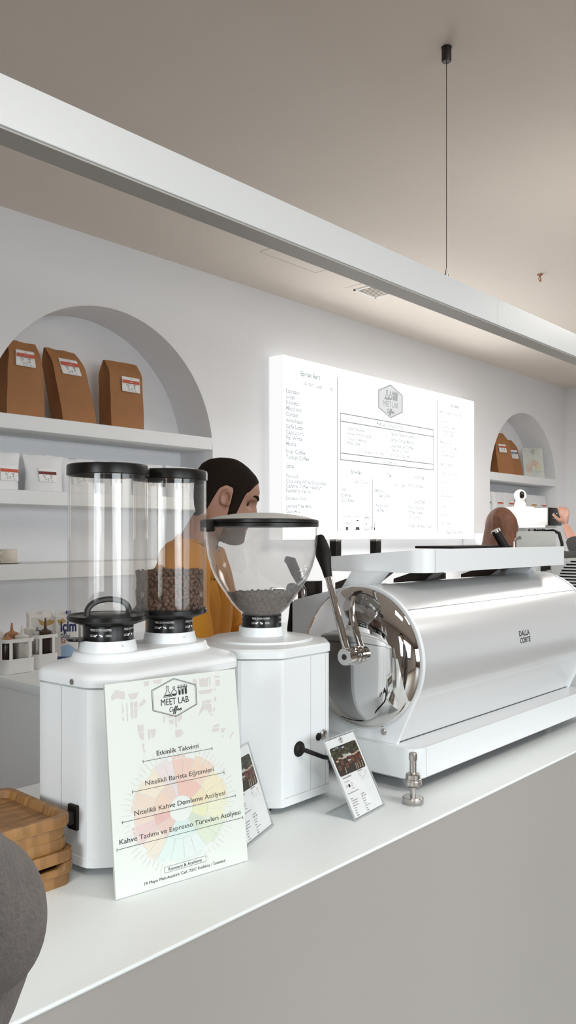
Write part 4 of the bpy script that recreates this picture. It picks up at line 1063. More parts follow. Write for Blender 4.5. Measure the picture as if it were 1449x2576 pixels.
for x, bnd, lb, rz in ((6.20, 'green', 'white pouch with grey-green band at the left of the right niche', 0), (6.41, 'red', 'white pouch with red band left of the white camera ball', 0), (6.615, 'red', 'white pouch with red band directly behind the white camera ball', 0), (6.835, 'green', 'white pouch with olive band just right of the camera ball', .0), (7.06, 'ochre', 'white pouch with orange band above the brewer, right niche', -.05), (7.27, 'red', 'white pouch with red band at the right end of the right niche', 0)):
    pouch((x, 3.345+.01*(x % .2), SB), .212, .175, bnd, lb, (.56, .40, .5), rz)

# cream cup on the lowest shelf
cp = thing('cup', (1.842, 3.32, 1.387), 'small cream cup on a saucer on the lowest niche shelf', 'cup')
b = MB(); b.lathe([(0, .008), (.040, .008), (.0425, .011), (.0435, .066), (.0425, .0675), (.0405, .066), (.039, .013), (0, .013)], n=48); b.build('bowl', 'cup', cp)
b = MB(); hp = [(-.036-.020*math.sin(PI*i/10), -.022-.010*math.sin(PI*i/10), .016+.042*i/10) for i in range(11)]; b.tube(hp, .0042, 10); b.build('handle', 'cup', cp)
sc_ = MB(); sc_.lathe([(0, 0), (.04, 0), (.062, .006), (.062, .008), (.04, .004), (0, .004)], n=48)
tag(sc_.build('saucer', 'cup', loc=(1.842, 3.32, 1.387)), 'thin cream saucer under the cup on the lowest niche shelf', 'saucer')
cp.location.z = 1.387-.0035

# ------------------------------------------------------------------ squeeze bottles, caddies, cartons on the back counter
BZ = .995
def caddy(x, y, w, d, label, rz):
    t = thing('bottle_caddy', (x, y, BZ), label, 'bottle caddy', rz, 'white bottle caddies on the back counter')
    def ring(z0, z1, th, name):
        o_ = rounded([(-w/2, -d/2), (w/2, -d/2), (w/2, d/2), (-w/2, d/2)], .022, 6); i_ = rounded([(-w/2+th, -d/2+th), (w/2-th, -d/2+th), (w/2-th, d/2-th), (-w/2+th, d/2-th)], .02, 6)
        b = MB(); b.loft([[(a, c_, z0) for a, c_ in o_], [(a, c_, z1) for a, c_ in o_], [(a, c_, z1) for a, c_ in i_], [(a, c_, z0) for a, c_ in i_], [(a, c_, z0) for a, c_ in o_]], False, False)
        b.build(name, 'plastic', t)
    ring(.001, .056, .003, 'tub'); ring(.117, .130, .003, 'top_ring')
    b = MB(); b.prism(rounded([(-w/2, -d/2), (w/2, -d/2), (w/2, d/2), (-w/2, d/2)], .022, 6), 0, .002); b.build('tub_floor', 'plastic', t)
    for sx in (-1, 1):
        for sy in (-1, 1):
            b = MB(); b.box(sx*(w/2-.0015)-.0016, sx*(w/2-.0015)+.0016, sy*(d/2-.034)-.006, sy*(d/2-.034)+.006, .05, .122)
            b.box(sx*(w/2-.024)-.006, sx*(w/2-.024)+.006, sy*(d/2-.0015)-.0016, sy*(d/2-.0015)+.0016, .05, .122); b.build('upright', 'plastic', t)
    return t
caddy(1.598, 2.86, .125, .16, 'white bottle caddy at the left photo edge on the back counter', R(0))
caddy(1.735, 2.885, .105, .13, 'white bottle caddy next to the milk cartons', R(0))
def squeeze(x, y, r, h, body, noz, label, nh=.05, two=False):
    t = thing('squeeze_bottle', (x, y, BZ+.0022), label, 'squeeze bottle', 0, 'squeeze bottles in the caddies')
    b = MB(); b.lathe([(0, 0), (r-.002, 0), (r, .003), (r, h-.02), (r*.9, h-.008), (r*.82, h), (0, h)], n=32); b.build('bottle_body', body, t)
    b = MB(); b.lathe([(r*.86, h-.006), (r*.92, h-.004), (r*.92, h+.008), (r*.4, h+.014), (.0065, h+.018), (.0025, h+.014+nh), (0, h+.014+nh)], n=28); b.build('nozzle_cap', noz, t)
squeeze(1.566, 2.905, .0285, .150, 'saucew', 'plastic', 'squeeze bottle with white cap and pointed nozzle, leftmost', .052)
squeeze(1.632, 2.905, .0285, .128, 'sauceb', 'amber', 'squeeze bottle with amber nozzle in the left caddy', .034)
squeeze(1.566, 2.823, .0275, .118, 'sauced', 'amber', 'dark syrup squeeze bottle at the front of the left caddy', .01)
squeeze(1.628, 2.823, .0275, .125, 'saucew', 'nozzle', 'cloudy squeeze bottle with short pale nozzle in the left caddy', .034)
squeeze(1.713, 2.915, .0245, .138, 'saucew', 'nozzle', 'cloudy squeeze bottle at the back of the right caddy', .05)
squeeze(1.752, 2.862, .0255, .130, 'sauced', 'brownnoz', 'dark brown squeeze bottle with brown nozzle in the right caddy', .045)
def carton(x, y, w, d, h, label, kind, rz):
    t = thing('milk_carton', (x, y, BZ), label, 'milk carton', rz, 'milk cartons on the back counter')
    b = MB(); b.box(-w/2, w/2, -d/2, d/2, 0, h*.88, .002, 1)
    b.loft([[(-w/2, -d/2, h*.88), (w/2, -d/2, h*.88), (w/2, d/2, h*.88), (-w/2, d/2, h*.88)], [(-w/2, -d/2+.006, h*.90), (w/2, -d/2+.006, h*.90), (w/2, d/2, h), (-w/2, d/2, h)]]); b.build('carton_body', 'carton', t)
    fn = lambda x_, z: (-w/2+x_*w, -d/2-.0006, z*h); fn2 = lambda x_, z: (-w/2+x_*w, -d/2-.0012, z*h)
    b = MB()
    if kind == 'oat':
        b.mi = 4; b.poly([fn(.3, .86), fn(.42, .74), fn(.62, .70), fn(.9, .74), fn(.98, .8), fn(.8, .84), fn(.55, .80)]); b.poly([fn(.55, .12), fn(.95, .04), fn(.95, .2), fn(.7, .3)])
        b.mi = 0; b.text('alpro', .42, .52, fn2, width=.58, size=.24, align='CENTER', bold=.02)
    else:
        b.mi = 1; b.poly([fn(.0, 0), fn(1, 0), fn(1, .08), fn(.0, .1)]); b.mi = 2; b.poly([fn(.25, .08), fn(1, .08), fn(1, .2), fn(.6, .34), fn(.25, .3)])
        b.mi = 4; b.poly([fn(.05, .82), fn(.35, .86), fn(.5, .80), fn(.2, .72)])
        b.mi = 5; b.text('içim', .58, .60, fn2, width=.72, size=.30, align='CENTER', bold=.035)
        b.mi = 0; b.text('Doğal', .44, .46, fn2, width=.4, size=.13, align='CENTER', bold=.01)
        b.mi = 3; b.text('Süt', .36, .36, fn2, width=.22, size=.13, align='CENTER', bold=.01)
    b.build('carton_print', ['navy', 'cblue', 'clblue', 'cred', 'wheat', 'navy'], t, recalc=False, smooth=False)
    b = MB(); b.lathe([(0, 0), (.011, 0), (.011, .014), (0, .014)], (w*.1, -.0, h*.93), 24); b.build('cap', 'cblue' if kind != 'oat' else 'carton', t)
carton(1.820, 3.010, .10, .07, .205, 'plant drink carton with wheat picture and black lettering', 'oat', R(-18))
carton(1.900, 2.945, .088, .065, .205, 'tall milk carton with blue cap and blue outlined lettering', 'milk', R(-30))
carton(1.992, 2.915, .08, .065, .165, 'shorter milk carton with blue print behind the grinder neck', 'milk', R(-22))

# ------------------------------------------------------------------ brewer with camera ball
br = thing('coffee_brewer', (5.46, 2.45, .995), 'white filter coffee brewer with black control panel and glass pot', 'coffee brewer')
k_ = 1.0
b = MB(); b.box(.0, .20, .012, .385, .590, .711, .006, 2); b.box(.0, .19, .03, .23, .572, .592, .003); b.build('upper_housing', 'plastic', br)
b = MB(); b.box(.0, .202, -.004, .014, .588, .713, .004, 2); pnl = b.build('control_panel', 'black', br)
b = MB(); pf_ = lambda x, z: (x, -.0048, z)
for i, (x, s_) in enumerate(((.05, 1), (.10, 2), (.15, 3))):
    for z in (.67, .635): b.poly([pf_(x, z), pf_(x+.022, z), pf_(x+.022, z+.006), pf_(x, z+.006)])
b.build('panel_marks', 'greyink', pnl, recalc=False, smooth=False)
b = MB(); b.box(.0, .20, .275, .385, .0, .592, .006); b.box(-.0, .20, .0, .385, 0, .07, .006); b.build('column', 'plastic', br)
b = MB(); b.box(.03, .17, .04, .26, .06, .36, .01); b.build('stand', 'steel', br)
b = MB(); b.lathe([(0, .365), (.075, .365), (.085, .375), (.088, .43), (.075, .50), (.06, .525), (.06, .565), (0, .565)], (.10, .14, 0), 48); pot = b.build('pot', 'darkglass', br)
b = MB(); b.lathe([(.0605, .515), (.074, .505), (.077, .512), (.062, .53)], (.10, .14, 0), 48); b.build('pot_band', 'steel', pot)
b = MB(); b.tube([(.13, .105, .545), (.15, .04, .552), (.16, .0, .535), (.165, -.02, .46), (.165, -.022, .40)], [.012, .012, .012, .011, .010], 12); b.build('pot_handle', 'blackm', pot)
br.scale = (1, 1, 1)
bx = MB(); bx.box(-.06, .06, -.09, .07, 0, .014, .002)
tag(bx.build('small_box', 'plastic', loc=(5.525, 2.71, 1.7065)), 'flat white box under the camera ball on the brewer', 'box')
sc2 = thing('security_camera', (5.535, 2.705, 1.7205), 'white ball security camera with dark lens on top of the brewer', 'camera')
b = MB(); b.lathe([(0, 0), (.040, 0), (.0425, .004), (.040, .024), (.033, .040), (.022, .048), (0, .048)], n=40); b.build('stand', 'plastic', sc2)
b = MB(); b.lathe([(.044*math.sin(PI*i/20), .0835-.044*math.cos(PI*i/20)) for i in range(21)], n=40); b.build('ball', 'plastic', sc2)
b = MB()
dirv = Vector((-.72, -.69, .06)).normalized(); e1 = Vector((0, 0, 1)); e2 = e1.cross(dirv).normalized(); e1 = dirv.cross(e2)
def cap_pt(i, j):
    a, c_ = (i-.5)*.95, (j-.5)*1.65; q = (dirv+e2*math.tan(a*.9)*.9*math.sqrt(max(0.05, 1-(abs(j-.5)*2)**4))+e1*math.tan(c_*.75)).normalized()
    return Vector((0, 0, .0835))+q*.0452
b.grid(cap_pt, 12, 16); fp = b.build('lens_plate', 'black', sc2)
b = MB(); c0 = Vector((0, 0, .0835))+dirv*.0455; b.tube([c0, c0+dirv*.002], .009, 20); b.build('lens', 'darkglass', fp)

# ------------------------------------------------------------------ people
def skin_part(chains):
    """chains: list of (points, radii) sharing nothing; each becomes a tapered limb via Skin + Subdivision"""
    meshes = []
    for pts, rads in chains:
        me = bpy.data.meshes.new('limb'); me.from_pydata([tuple(p) for p in pts], [(i, i+1) for i in range(len(pts)-1)], [])
        o = bpy.data.objects.new('limb', me); C.objects.link(o)
        md = o.modifiers.new('skin', 'SKIN'); md.use_smooth_shade = True
        sv = me.skin_vertices[0].data
        for i, r in enumerate(rads):
            sv[i].radius = r if isinstance(r, tuple) else (r, r); sv[i].use_root = (i == 0)
        o.modifiers.new('sub', 'SUBSURF').levels = 2
        bpy.context.view_layer.update()
        m2 = bpy.data.meshes.new_from_object(o.evaluated_get(bpy.context.evaluated_depsgraph_get()))
        bpy.data.objects.remove(o); meshes.append(m2)
    return meshes
HP = [(-.122, .060, .018, .022), (-.116, .078, .0, .036), (-.105, .086, -.02, .048), (-.088, .088, -.045, .056), (-.07, .086, -.062, .061), (-.05, .087, -.076, .065), (-.03, .087, -.085, .069), (-.01, .086, -.092, .072), (.01, .085, -.097, .0735), (.03, .091, -.101, .075), (.05, .089, -.102, .076), (.07, .079, -.097, .073), (.088, .060, -.082, .063), (.102, .034, -.058, .046), (.110, .012, -.034, .028), (.114, -.008, -.012, .004)]
def interp(z):
    for a, c_ in zip(HP, HP[1:]):
        if a[0] <= z <= c_[0]:
            t = (z-a[0])/(c_[0]-a[0]); return [a[i]+(c_[i]-a[i])*t for i in (1, 2, 3)]
    return HP[-1][1:]
def gs(x, s_): return math.exp(-(x/s_)**2)
def head_bm(bm, mtx):
    N, K = 72, 60; rings = []
    for k in range(K+1):
        z = -.122+.236*k/K; f, bk_, w = interp(z); cx, a = (f+bk_)/2, (f-bk_)/2; lp = []
        for i in range(N):
            th = 2*PI*i/N; c_, s_ = math.cos(th), math.sin(th); e = 2/2.25
            x = cx+a*math.copysign(abs(c_)**e, c_); y = w*math.copysign(abs(s_)**e, s_)
            if c_ > 0:
                nose = .030*gs(y, .0125+.004*gs(z+.035, .02))*(1/(1+math.exp(-(z+.046)/.0035)))*max(0, min(1, (.026-z)/.058))
                x += nose
                x += -.016*(gs(y-.032, .016)+gs(y+.032, .016))*gs(z-.006, .013)
                x += .005*(gs(y-.03, .022)+gs(y+.03, .022))*gs(z-.026, .008)
                x += .007*gs(y, .02)*(gs(z+.063, .005)+gs(z+.074, .005)); x += -.004*gs(y, .03)*gs(z+.0685, .003); x += .006*gs(y, .018)*gs(z+.102, .012)
            lp.append(bm.verts.new(mtx @ Vector((x, y, z))))
        rings.append(lp)
    for p, q in zip(rings, rings[1:]):
        for i in range(N): bm.faces.new((p[i], p[(i+1) % N], q[(i+1) % N], q[i]))
    bm.faces.new(rings[0][::-1]); bm.faces.new(rings[-1])
    for sy in (-1, 1):      # ears: bowl with a rolled rim and a lobe
        em_ = mtx @ Matrix.Translation((.006, sy*.0715, -.002)) @ Matrix.Rotation(R(-12), 4, 'Y') @ Matrix.Rotation(sy*R(20), 4, 'Z') @ Matrix.Diagonal((.82, 1, .74, 1))
        r0 = bmesh.ops.create_uvsphere(bm, u_segments=16, v_segments=12, radius=1)
        for v_ in r0['verts']:
            x, y, z = v_.co; dish = .010*gs(x, .5)*gs(z-.1, .5) if y*sy > 0 else 0
            v_.co = em_ @ Vector((x*.019*(1-.25*(z < 0)*abs(z)), y*.008+sy*.004-sy*dish, z*.032))
        pts = [(.019*math.cos(R(a))*.95, sy*.010, .031*math.sin(R(a))) for a in range(-70, 235, 15)]
        for p, q in zip(pts, pts[1:]):
            mid = (Vector(p)+Vector(q))/2; rr = bmesh.ops.create_icosphere(bm, subdivisions=1, radius=.0052)
            for v_ in rr['verts']: v_.co = em_ @ (v_.co+mid)
def make_person(name, label, P, voxel=.0048):
    """P: joints in world space; returns the thing"""
    t = thing(name, (P['pelvis'][0], P['pelvis'][1], 0), label, 'person')
    V = Vector; ch = []
    pel, chest, neckb = V(P['pelvis']), V(P['chest']), V(P['neck'])
    H = Matrix.Translation(V(P['head'])) @ Matrix.Rotation(P['yaw'], 4, 'Z') @ Matrix.Rotation(P.get('pitch', 0), 4, 'Y') @ Matrix.Rotation(P.get('roll', 0), 4, 'X')
    skull = H @ V((-.025, 0, -.06))
    wid = V((-math.sin(P['byaw']), math.cos(P['byaw']), 0)); fw = V((math.cos(P['byaw']), math.sin(P['byaw']), 0))
    ch.append(([pel-V((0, 0, .07)), pel, pel*.5+chest*.5, chest, chest*.35+neckb*.65, neckb, neckb*.4+skull*.6, skull], [.10, .118, .112, .128, .10, .062, .054, .052]))
    for s_, key in ((1, 'l'), (-1, 'r')):
        sh, el, wr = V(P['sh_'+key]), V(P['el_'+key]), V(P['wr_'+key])
        ak = P.get('arm', 1.0); ch.append(([chest*.55+neckb*.45+wid*s_*.05, sh, sh*.5+el*.5, el, el*.45+wr*.55, wr], [.075, .064*ak, .049*ak, .040, .037, .026]))
        side = chest+wid*s_*.075; ch.append(([pel+wid*s_*.06, side*.5+(pel+wid*s_*.06)*.5, side, side*.4+sh*.6], [.09, .085, .09, .07]))
        hip, kn, an = V(P['hip_'+key]), V(P['kn_'+key]), V(P['an_'+key])
        ch.append(([pel+wid*s_*.05, hip, hip*.5+kn*.5, kn, kn*.5+an*.5, an], [.095, .088, .072, .055, .052, .038])); ch.append(([an, an+V((0, 0, -.045)), an+fw*.09+V((0, 0, -.055)), an+fw*.16+V((0, 0, -.06))], [.037, .036, .034, .022]))
        # hand: palm, four fingers, thumb
        hd = V(P.get('hd_'+key, (wr-el).normalized())).normalized(); pn = V(P.get('pn_'+key, (0, 0, -1))); pn = (pn-hd*pn.dot(hd)).normalized(); ac = hd.cross(pn).normalized()*(-s_)
        curl = P.get('curl_'+key, .5)
        ch.append(([wr, wr+hd*.035, wr+hd*.078], [.024, (.030, .020), (.034, .018)]))
        for fi, (off, ln_) in enumerate(((.030, .072), (.010, .080), (-.010, .075), (-.028, .060))):
            p = wr+hd*.080+ac*off; d = hd.copy(); pts = [wr+hd*.05+ac*off*.7, p]; c_ = curl*.5
            for sg in (.44, .32, .24):
                d = (d*math.cos(c_)+pn*math.sin(c_)); p = p+d*ln_*sg; pts.append(p); c_ = curl
            ch.append((pts, [.010, .0095, .0088, .008, .0068]))
        p = wr+hd*.022+ac*.020; d = (hd*.6+ac*.75+pn*.25).normalized(); pts = [p, p+d*.035]; d2 = (d*.75+hd*.5+pn*.35*curl).normalized(); pts += [pts[-1]+d2*.032, pts[-1]+d2*.032+(d2+pn*curl*.5).normalized()*.024]
        ch.append((pts, [.015, .012, .0105, .0085]))
    bm = bmesh.new()
    for m_ in skin_part(ch): bm.from_mesh(m_)
    head_bm(bm, H)
    me = bpy.data.meshes.new('body'); bm.to_mesh(me); bm.free()
    o = bpy.data.objects.new('body', me); C.objects.link(o)
    rm = o.modifiers.new('remesh', 'REMESH'); rm.mode = 'VOXEL'; rm.voxel_size = voxel; rm.use_smooth_shade = True
    sm = o.modifiers.new('smooth', 'SMOOTH'); sm.factor = .5; sm.iterations = 3
    bpy.context.view_layer.update()
    m2 = bpy.data.meshes.new_from_object(o.evaluated_get(bpy.context.evaluated_depsgraph_get())); bpy.data.objects.remove(o)
    return t, m2, H
def shell(me, pred, off, name, matn, t, nz=0.0, nsc=9, thick=.004):
    """cloth or hair: the faces of the body that pass pred, pushed outwards"""
    bm = bmesh.new(); bm.from_mesh(me); bm.normal_update()
    bmesh.ops.delete(bm, geom=[f for f in bm.faces if not pred(f.calc_center_median())], context='FACES')
    for _ in range(3): bmesh.ops.smooth_vert(bm, verts=[v for v in bm.verts if not v.is_boundary], factor=.5, use_axis_x=True, use_axis_y=True, use_axis_z=True)
    bm.normal_update()
    mv = [(v, v.normal*(off+nz*noise.noise(Vector((v.co.x*nsc, v.co.y*nsc, v.co.z*nsc*.55))))) for v in bm.verts]
    for v, d in mv: v.co += d
    m2 = bpy.data.meshes.new(name); bm.to_mesh(m2); bm.free(); m2.materials.append(M[matn]); m2.shade_smooth()
    o = bpy.data.objects.new(name, m2); C.objects.link(o)
    md = o.modifiers.new('thickness', 'SOLIDIFY'); md.thickness = thick; md.offset = -1
    bpy.context.view_layer.update()
    m3 = bpy.data.meshes.new_from_object(o.evaluated_get(bpy.context.evaluated_depsgraph_get())); o.modifiers.clear(); o.data = m3; m3.shade_smooth()
    o.parent = t; o.matrix_parent_inverse = Matrix.Translation(-t.location); return o
def finish(t, me, skinm):
    me.materials.clear(); me.materials.append(M[skinm]); me.shade_smooth()
    o = bpy.data.objects.new('body', me); C.objects.link(o); o.parent = t; o.matrix_parent_inverse = Matrix.Translation(-t.location); return o
def fr(base, yaw):
    c_, s_ = math.cos(yaw), math.sin(yaw)
    return lambda f, l, z: (base[0]+f*c_-l*s_, base[1]+f*s_+l*c_, z)

# barista at the machine, in profile, facing the machine
by = math.atan2(-.7437, .6685)
f_ = fr((1.661, 1.739), by)
barista = dict(byaw=by, yaw=by+R(4), pitch=R(20), head=f_(0, 0, 1.620), neck=f_(-.088, 0, 1.478), chest=f_(-.10, 0, 1.33), pelvis=f_(-.135, 0, .98),
    sh_l=f_(-.085, .185, 1.455), sh_r=f_(-.10, -.185, 1.455), el_l=f_(.0, .235, 1.20), el_r=f_(-.06, -.235, 1.19), wr_l=f_(.13, .13, 1.16), wr_r=f_(.15, -.12, 1.15),
    pn_l=(0, 0, -1), pn_r=(0, 0, -1), hip_l=f_(-.135, .095, .90), hip_r=f_(-.135, -.095, .90), kn_l=f_(-.12, .11, .50), kn_r=f_(-.12, -.11, .50), an_l=f_(-.14, .115, .085), an_r=f_(-.14, -.115, .085))
t, me, H = make_person('person', 'person with shaved dark hair, beard and mustard shirt behind the grinders', barista, .0038)
Hi = H.inverted()
def pw(tab, x):
    if x <= tab[0][0]: return tab[0][1]
    for (a, p), (c_, q) in zip(tab, tab[1:]):
        if x <= c_: return p+(q-p)*(x-a)/(c_-a)
    return tab[-1][1]
HT = [(-.14, -.080), (-.06, -.078), (-.040, -.055), (-.026, .018), (-.010, .034), (.014, .032), (.018, .0), (.021, -.06), (.044, -.05), (.047, -.005), (.050, .030), (.060, .040), (.070, .066), (.080, .078), (.1, .078)]
def hairf(c):
    p = Hi @ c
    if p.z > .14 or p.z < -.14 or abs(p.y) > .095 or p.x < -.15 or p.x > .12: return -1
    q = .0035; th = (pw(HT, p.x-q)+2*pw(HT, p.x)+pw(HT, p.x+q))/4; sl = (pw(HT, p.x+q)-pw(HT, p.x-q))/(2*q)
    return (p.z-th)/math.sqrt(1+sl*sl)
def beardf(c):
    p = Hi @ c
    if abs(p.y) > .085 or p.z < -.16 or p.x < -.01 or p.z > 0: return -1
    g = min(p.x-.022, pw([(.02, -.018), (.04, -.032), (.06, -.050), (.075, -.052), (.09, -.052)], p.x)-p.z, p.z+.15)
    lips = .010-math.hypot((p.z+.0685)*1.2, abs(p.y)*.42)
    return min(g, -lips if p.x > .06 else 1)
def fur(me, field, off, w_, name, matn, t):
    """close-cropped hair: a skin-tight layer that dips under the skin along its outline"""
    bm = bmesh.new(); bm.from_mesh(me); bm.normal_update()
    bmesh.ops.delete(bm, geom=[f for f in bm.faces if field(f.calc_center_median()) < -.012], context='FACES')
    mv = [(v, v.normal*off*math.tanh(field(v.co)/w_)) for v in bm.verts]
    for v, d in mv: v.co += d
    m2 = bpy.data.meshes.new(name); bm.to_mesh(m2); bm.free(); m2.materials.append(M[matn]); m2.shade_smooth()
    o = bpy.data.objects.new(name, m2); C.objects.link(o); o.parent = t; o.matrix_parent_inverse = Matrix.Translation(-t.location); return o
fur(me, hairf, .0042, .004, 'hair', 'hair', t)
fur(me, beardf, .0026, .006, 'beard', 'beard', t)
for sy in (-1, 1):
    def fx(y, z):
        f, bk_, w = interp(z); return (f+bk_)/2+(f-bk_)/2*max(0, 1-(abs(y)/w)**2.25)**(1/2.25)
    brw = MB(); brw.tube([H @ Vector((fx(.012+.036*u, .029)-.0005, sy*(.012+.036*u), .027+.006*math.sin(u*2.4))) for u in (0, .2, .4, .6, .8, 1)], [.0042, .0056, .0058, .005, .0042, .002], 8)
    o = brw.build('eyebrow', 'hair', t); o.matrix_parent_inverse = Matrix.Translation(-t.location)
    eyb = MB(); c_ = H @ Vector((.0600, sy*.032, .006)); eyb.lathe([(.0105*math.sin(PI*i/10), -.0105*math.cos(PI*i/10)) for i in range(11)], tuple(c_), 16)
    o = eyb.build('eye', 'eye', t); o.matrix_parent_inverse = Matrix.Translation(-t.location)
wr = [Vector(barista['wr_l']), Vector(barista['wr_r'])]; nk = Vector(barista['neck'])
nfw = Vector((math.cos(by), math.sin(by), 0))
def shirt(c):
    if c.z > nk.z+.012+(c-nk).dot(nfw)*-.45 or c.z < .93: return False
    if (Hi @ c).z > -.115 and (Hi @ c).x > -.02: return False
    return all((c-w_).length > .07 and not ((c-w_).length < .22 and (c-w_).dot(nfw) > .02) for w_ in wr)
shell(me, shirt, .014, 'shirt', 'mustard', t, .010, 13, .006)
shell(me, lambda c: .12 < c.z < .945 and (c-nk).length > .4, .010, 'trousers', 'denim', t, .004, 9, .006)
shell(me, lambda c: c.z < .11, .006, 'shoes', 'blackcloth', t)
finish(t, me, 'skin')

# second barista, seen from behind, one arm raised to the brewer
by2 = R(14); B2 = (4.79, 2.28)
f_ = fr(B2, by2)
wo = dict(byaw=by2, yaw=R(22), pitch=R(16), head=(4.70, 2.425, 1.548), neck=(4.66, 2.40, 1.40), chest=(4.63, 2.36, 1.24), pelvis=(4.55, 2.25, .93),
    sh_l=(4.60, 2.53, 1.345), sh_r=(4.68, 2.20, 1.36), el_l=(4.75, 2.60, 1.14), el_r=(5.24, 2.135, 1.36), wr_l=(4.97, 2.56, 1.06), wr_r=(5.445, 2.33, 1.585),
    hd_r=(.12, .12, 1), pn_r=(.75, .62, -.12), curl_r=.75, pn_l=(0, 0, -1), hip_l=(4.55, 2.34, .86), hip_r=(4.57, 2.16, .86), kn_l=(4.58, 2.35, .48), kn_r=(4.60, 2.16, .48), an_l=(4.54, 2.35, .085), an_r=(4.56, 2.16, .085))
wo['pelvis'] = (4.55, 2.22, .93); wo['hip_l'] = (4.54, 2.30, .86)
t, me, H = make_person('person', 'person with auburn hair seen from behind, arm raised to the brewer', wo, .0055)
hb = MB(); loops = []
for k in range(22):
    u = k/21; z = .142-.31*u
    rr = max(.05, math.sqrt(max(0, 1-(1-min(1, u*2.3))**2)))
    rx, ry = .118*rr*(1+.06*max(0, u-.5)), .100*rr*(1+.42*max(0, u-.45))
    lp = []
    for i in range(49):
        a = R(62)+(2*PI-R(124))*i/48
        n_ = 1+.035*noise.noise(Vector((math.cos(a)*22, math.sin(a)*22, z*3)))+.03*noise.noise(Vector((a*2, 7, z*12)))+.05*noise.noise(Vector((math.cos(a)*3, math.sin(a)*3, z*6)))+.02*noise.noise(Vector((math.cos(a)*14, math.sin(a)*14, z*5)))
        lp.append(H @ Vector((-.012+rx*n_*math.cos(a), ry*n_*math.sin(a), z)))
    loops.append(lp)
hb.loft(loops, False, False, closed=False)
hb.loft([[H @ (Vector((Hv.x, Hv.y, Hv.z))) for Hv in [H.inverted() @ p*1.0 for p in lp]] for lp in [[(H @ ((H.inverted() @ Vector(p))*.96)) for p in q] for q in loops]], False, False, closed=False)
o = hb.build('hair', 'auburn', t, angle=80, recalc=False); o.matrix_parent_inverse = Matrix.Translation(-t.location)
nk = Vector(wo['neck']); wr = [Vector(wo['wr_l']), Vector(wo['wr_r'])]; els = [Vector(wo['el_l']), Vector(wo['el_r'])]
def top(c):
    if (H.inverted() @ c).z > -.13 and (c-Vector(wo['head'])).length < .17: return False
    if c.z < .88 or (c-nk).length < .075: return False
    if (c-wr[1]).length < .185: return False
    if (c-(wr[1]+Vector((.02, .02, .12)))).length < .15: return False
    return (c-wr[0]).length > .08 and not ((c-wr[0]).x > .03 and (c-wr[0]).length < .25)
shell(me, top, .012, 'black_top', 'blackcloth', t, .006, 12, .006)
shell(me, lambda c: .12 < c.z < .9 and (c-wr[0]).length > .3, .010, 'trousers', 'denim', t, .004, 9, .006)
shell(me, lambda c: c.z < .11, .006, 'shoes', 'blackcloth', t)
finish(t, me, 'skinp')

# customer in a grey wool coat at the left edge, elbow towards the counter
cu = dict(arm=.84, byaw=R(80), yaw=R(80), pitch=R(8), head=(-.03, .49, 1.70), neck=(-.03, .44, 1.52), chest=(-.03, .42, 1.32), pelvis=(-.03, .40, .97),
    sh_l=(-.22, .45, 1.45), sh_r=(.10, .43, 1.42), el_l=(-.30, .45, 1.16), el_r=(.384, .704, 1.136), wr_l=(-.28, .60, 1.02), wr_r=(.09, .60, 1.0), pn_l=(0, 0, -1), pn_r=(-1, 0, 0),
    hip_l=(-.12, .40, .89), hip_r=(.06, .40, .89), kn_l=(-.13, .43, .49), kn_r=(.07, .43, .49), an_l=(-.13, .40, .085), an_r=(.07, .40, .085))
t, me, H = make_person('person', 'customer in a thick grey wool coat, only the bent elbow in view', cu, .006)
Hc = H.inverted(); nk = Vector(cu['neck']); wr = [Vector(cu['wr_l']), Vector(cu['wr_r'])]
shell(me, lambda c: (Hc @ c).z > .045 or ((Hc @ c).x < -.01 and (Hc @ c).z > -.07) if (c-Vector(cu['head'])).length < .16 else False, .008, 'hair', 'hair', t, .002, 40)
hds = [(Vector(cu['wr_'+q])-Vector(cu['el_'+q])).normalized() for q in 'lr']
def coat(c):
    if (c-Vector(cu['head'])).length < .20 or c.z > 1.56 or c.z < .55: return False
    if c.z < .86 and abs(c.x+.03) > .27: return False
    return not any((c-w_).length < .24 and (c-w_).dot(d_) > 0 and (c-w_-d_*(c-w_).dot(d_)).length < .08 for w_, d_ in zip(wr, hds))
shell(me, coat, .016, 'wool_coat', 'wool', t, .022, 15, .012)
shell(me, lambda c: .1 < c.z < .85 and all((c-w_).length > .2 for w_ in wr), .010, 'trousers', 'denim', t, .004, 9)
shell(me, lambda c: c.z < .11, .006, 'shoes', 'blackcloth', t)
finish(t, me, 'skinp')

# ------------------------------------------------------------------ light
W = bpy.data.worlds.new('world'); S.world = W; W.use_nodes = True
bg = W.node_tree.nodes['Background']; bg.inputs[0].default_value = (.72, .86, 1.0, 1); bg.inputs[1].default_value = .8
TILT, SPREAD, CEIL_FILL = 27, 108, 1.5
wn = W.node_tree; wtc = wn.nodes.new('ShaderNodeTexCoord'); wsx = wn.nodes.new('ShaderNodeSeparateXYZ'); wcr = wn.nodes.new('ShaderNodeValToRGB')
wcr.color_ramp.elements[0].color = (.10, .09, .08, 1); wcr.color_ramp.elements[1].color = (.72, .86, 1.0, 1); wcr.color_ramp.elements[0].position = .49; wcr.color_ramp.elements[1].position = .53
wmr = wn.nodes.new('ShaderNodeMath'); wmr.operation = 'MULTIPLY_ADD'; wmr.inputs[1].default_value = .5; wmr.inputs[2].default_value = .5
wn.links.new(wtc.outputs['Generated'], wsx.inputs[0]); wn.links.new(wsx.outputs['Z'], wmr.inputs[0]); wn.links.new(wmr.outputs[0], wcr.inputs[0]); wn.links.new(wcr.outputs[0], bg.inputs[0])
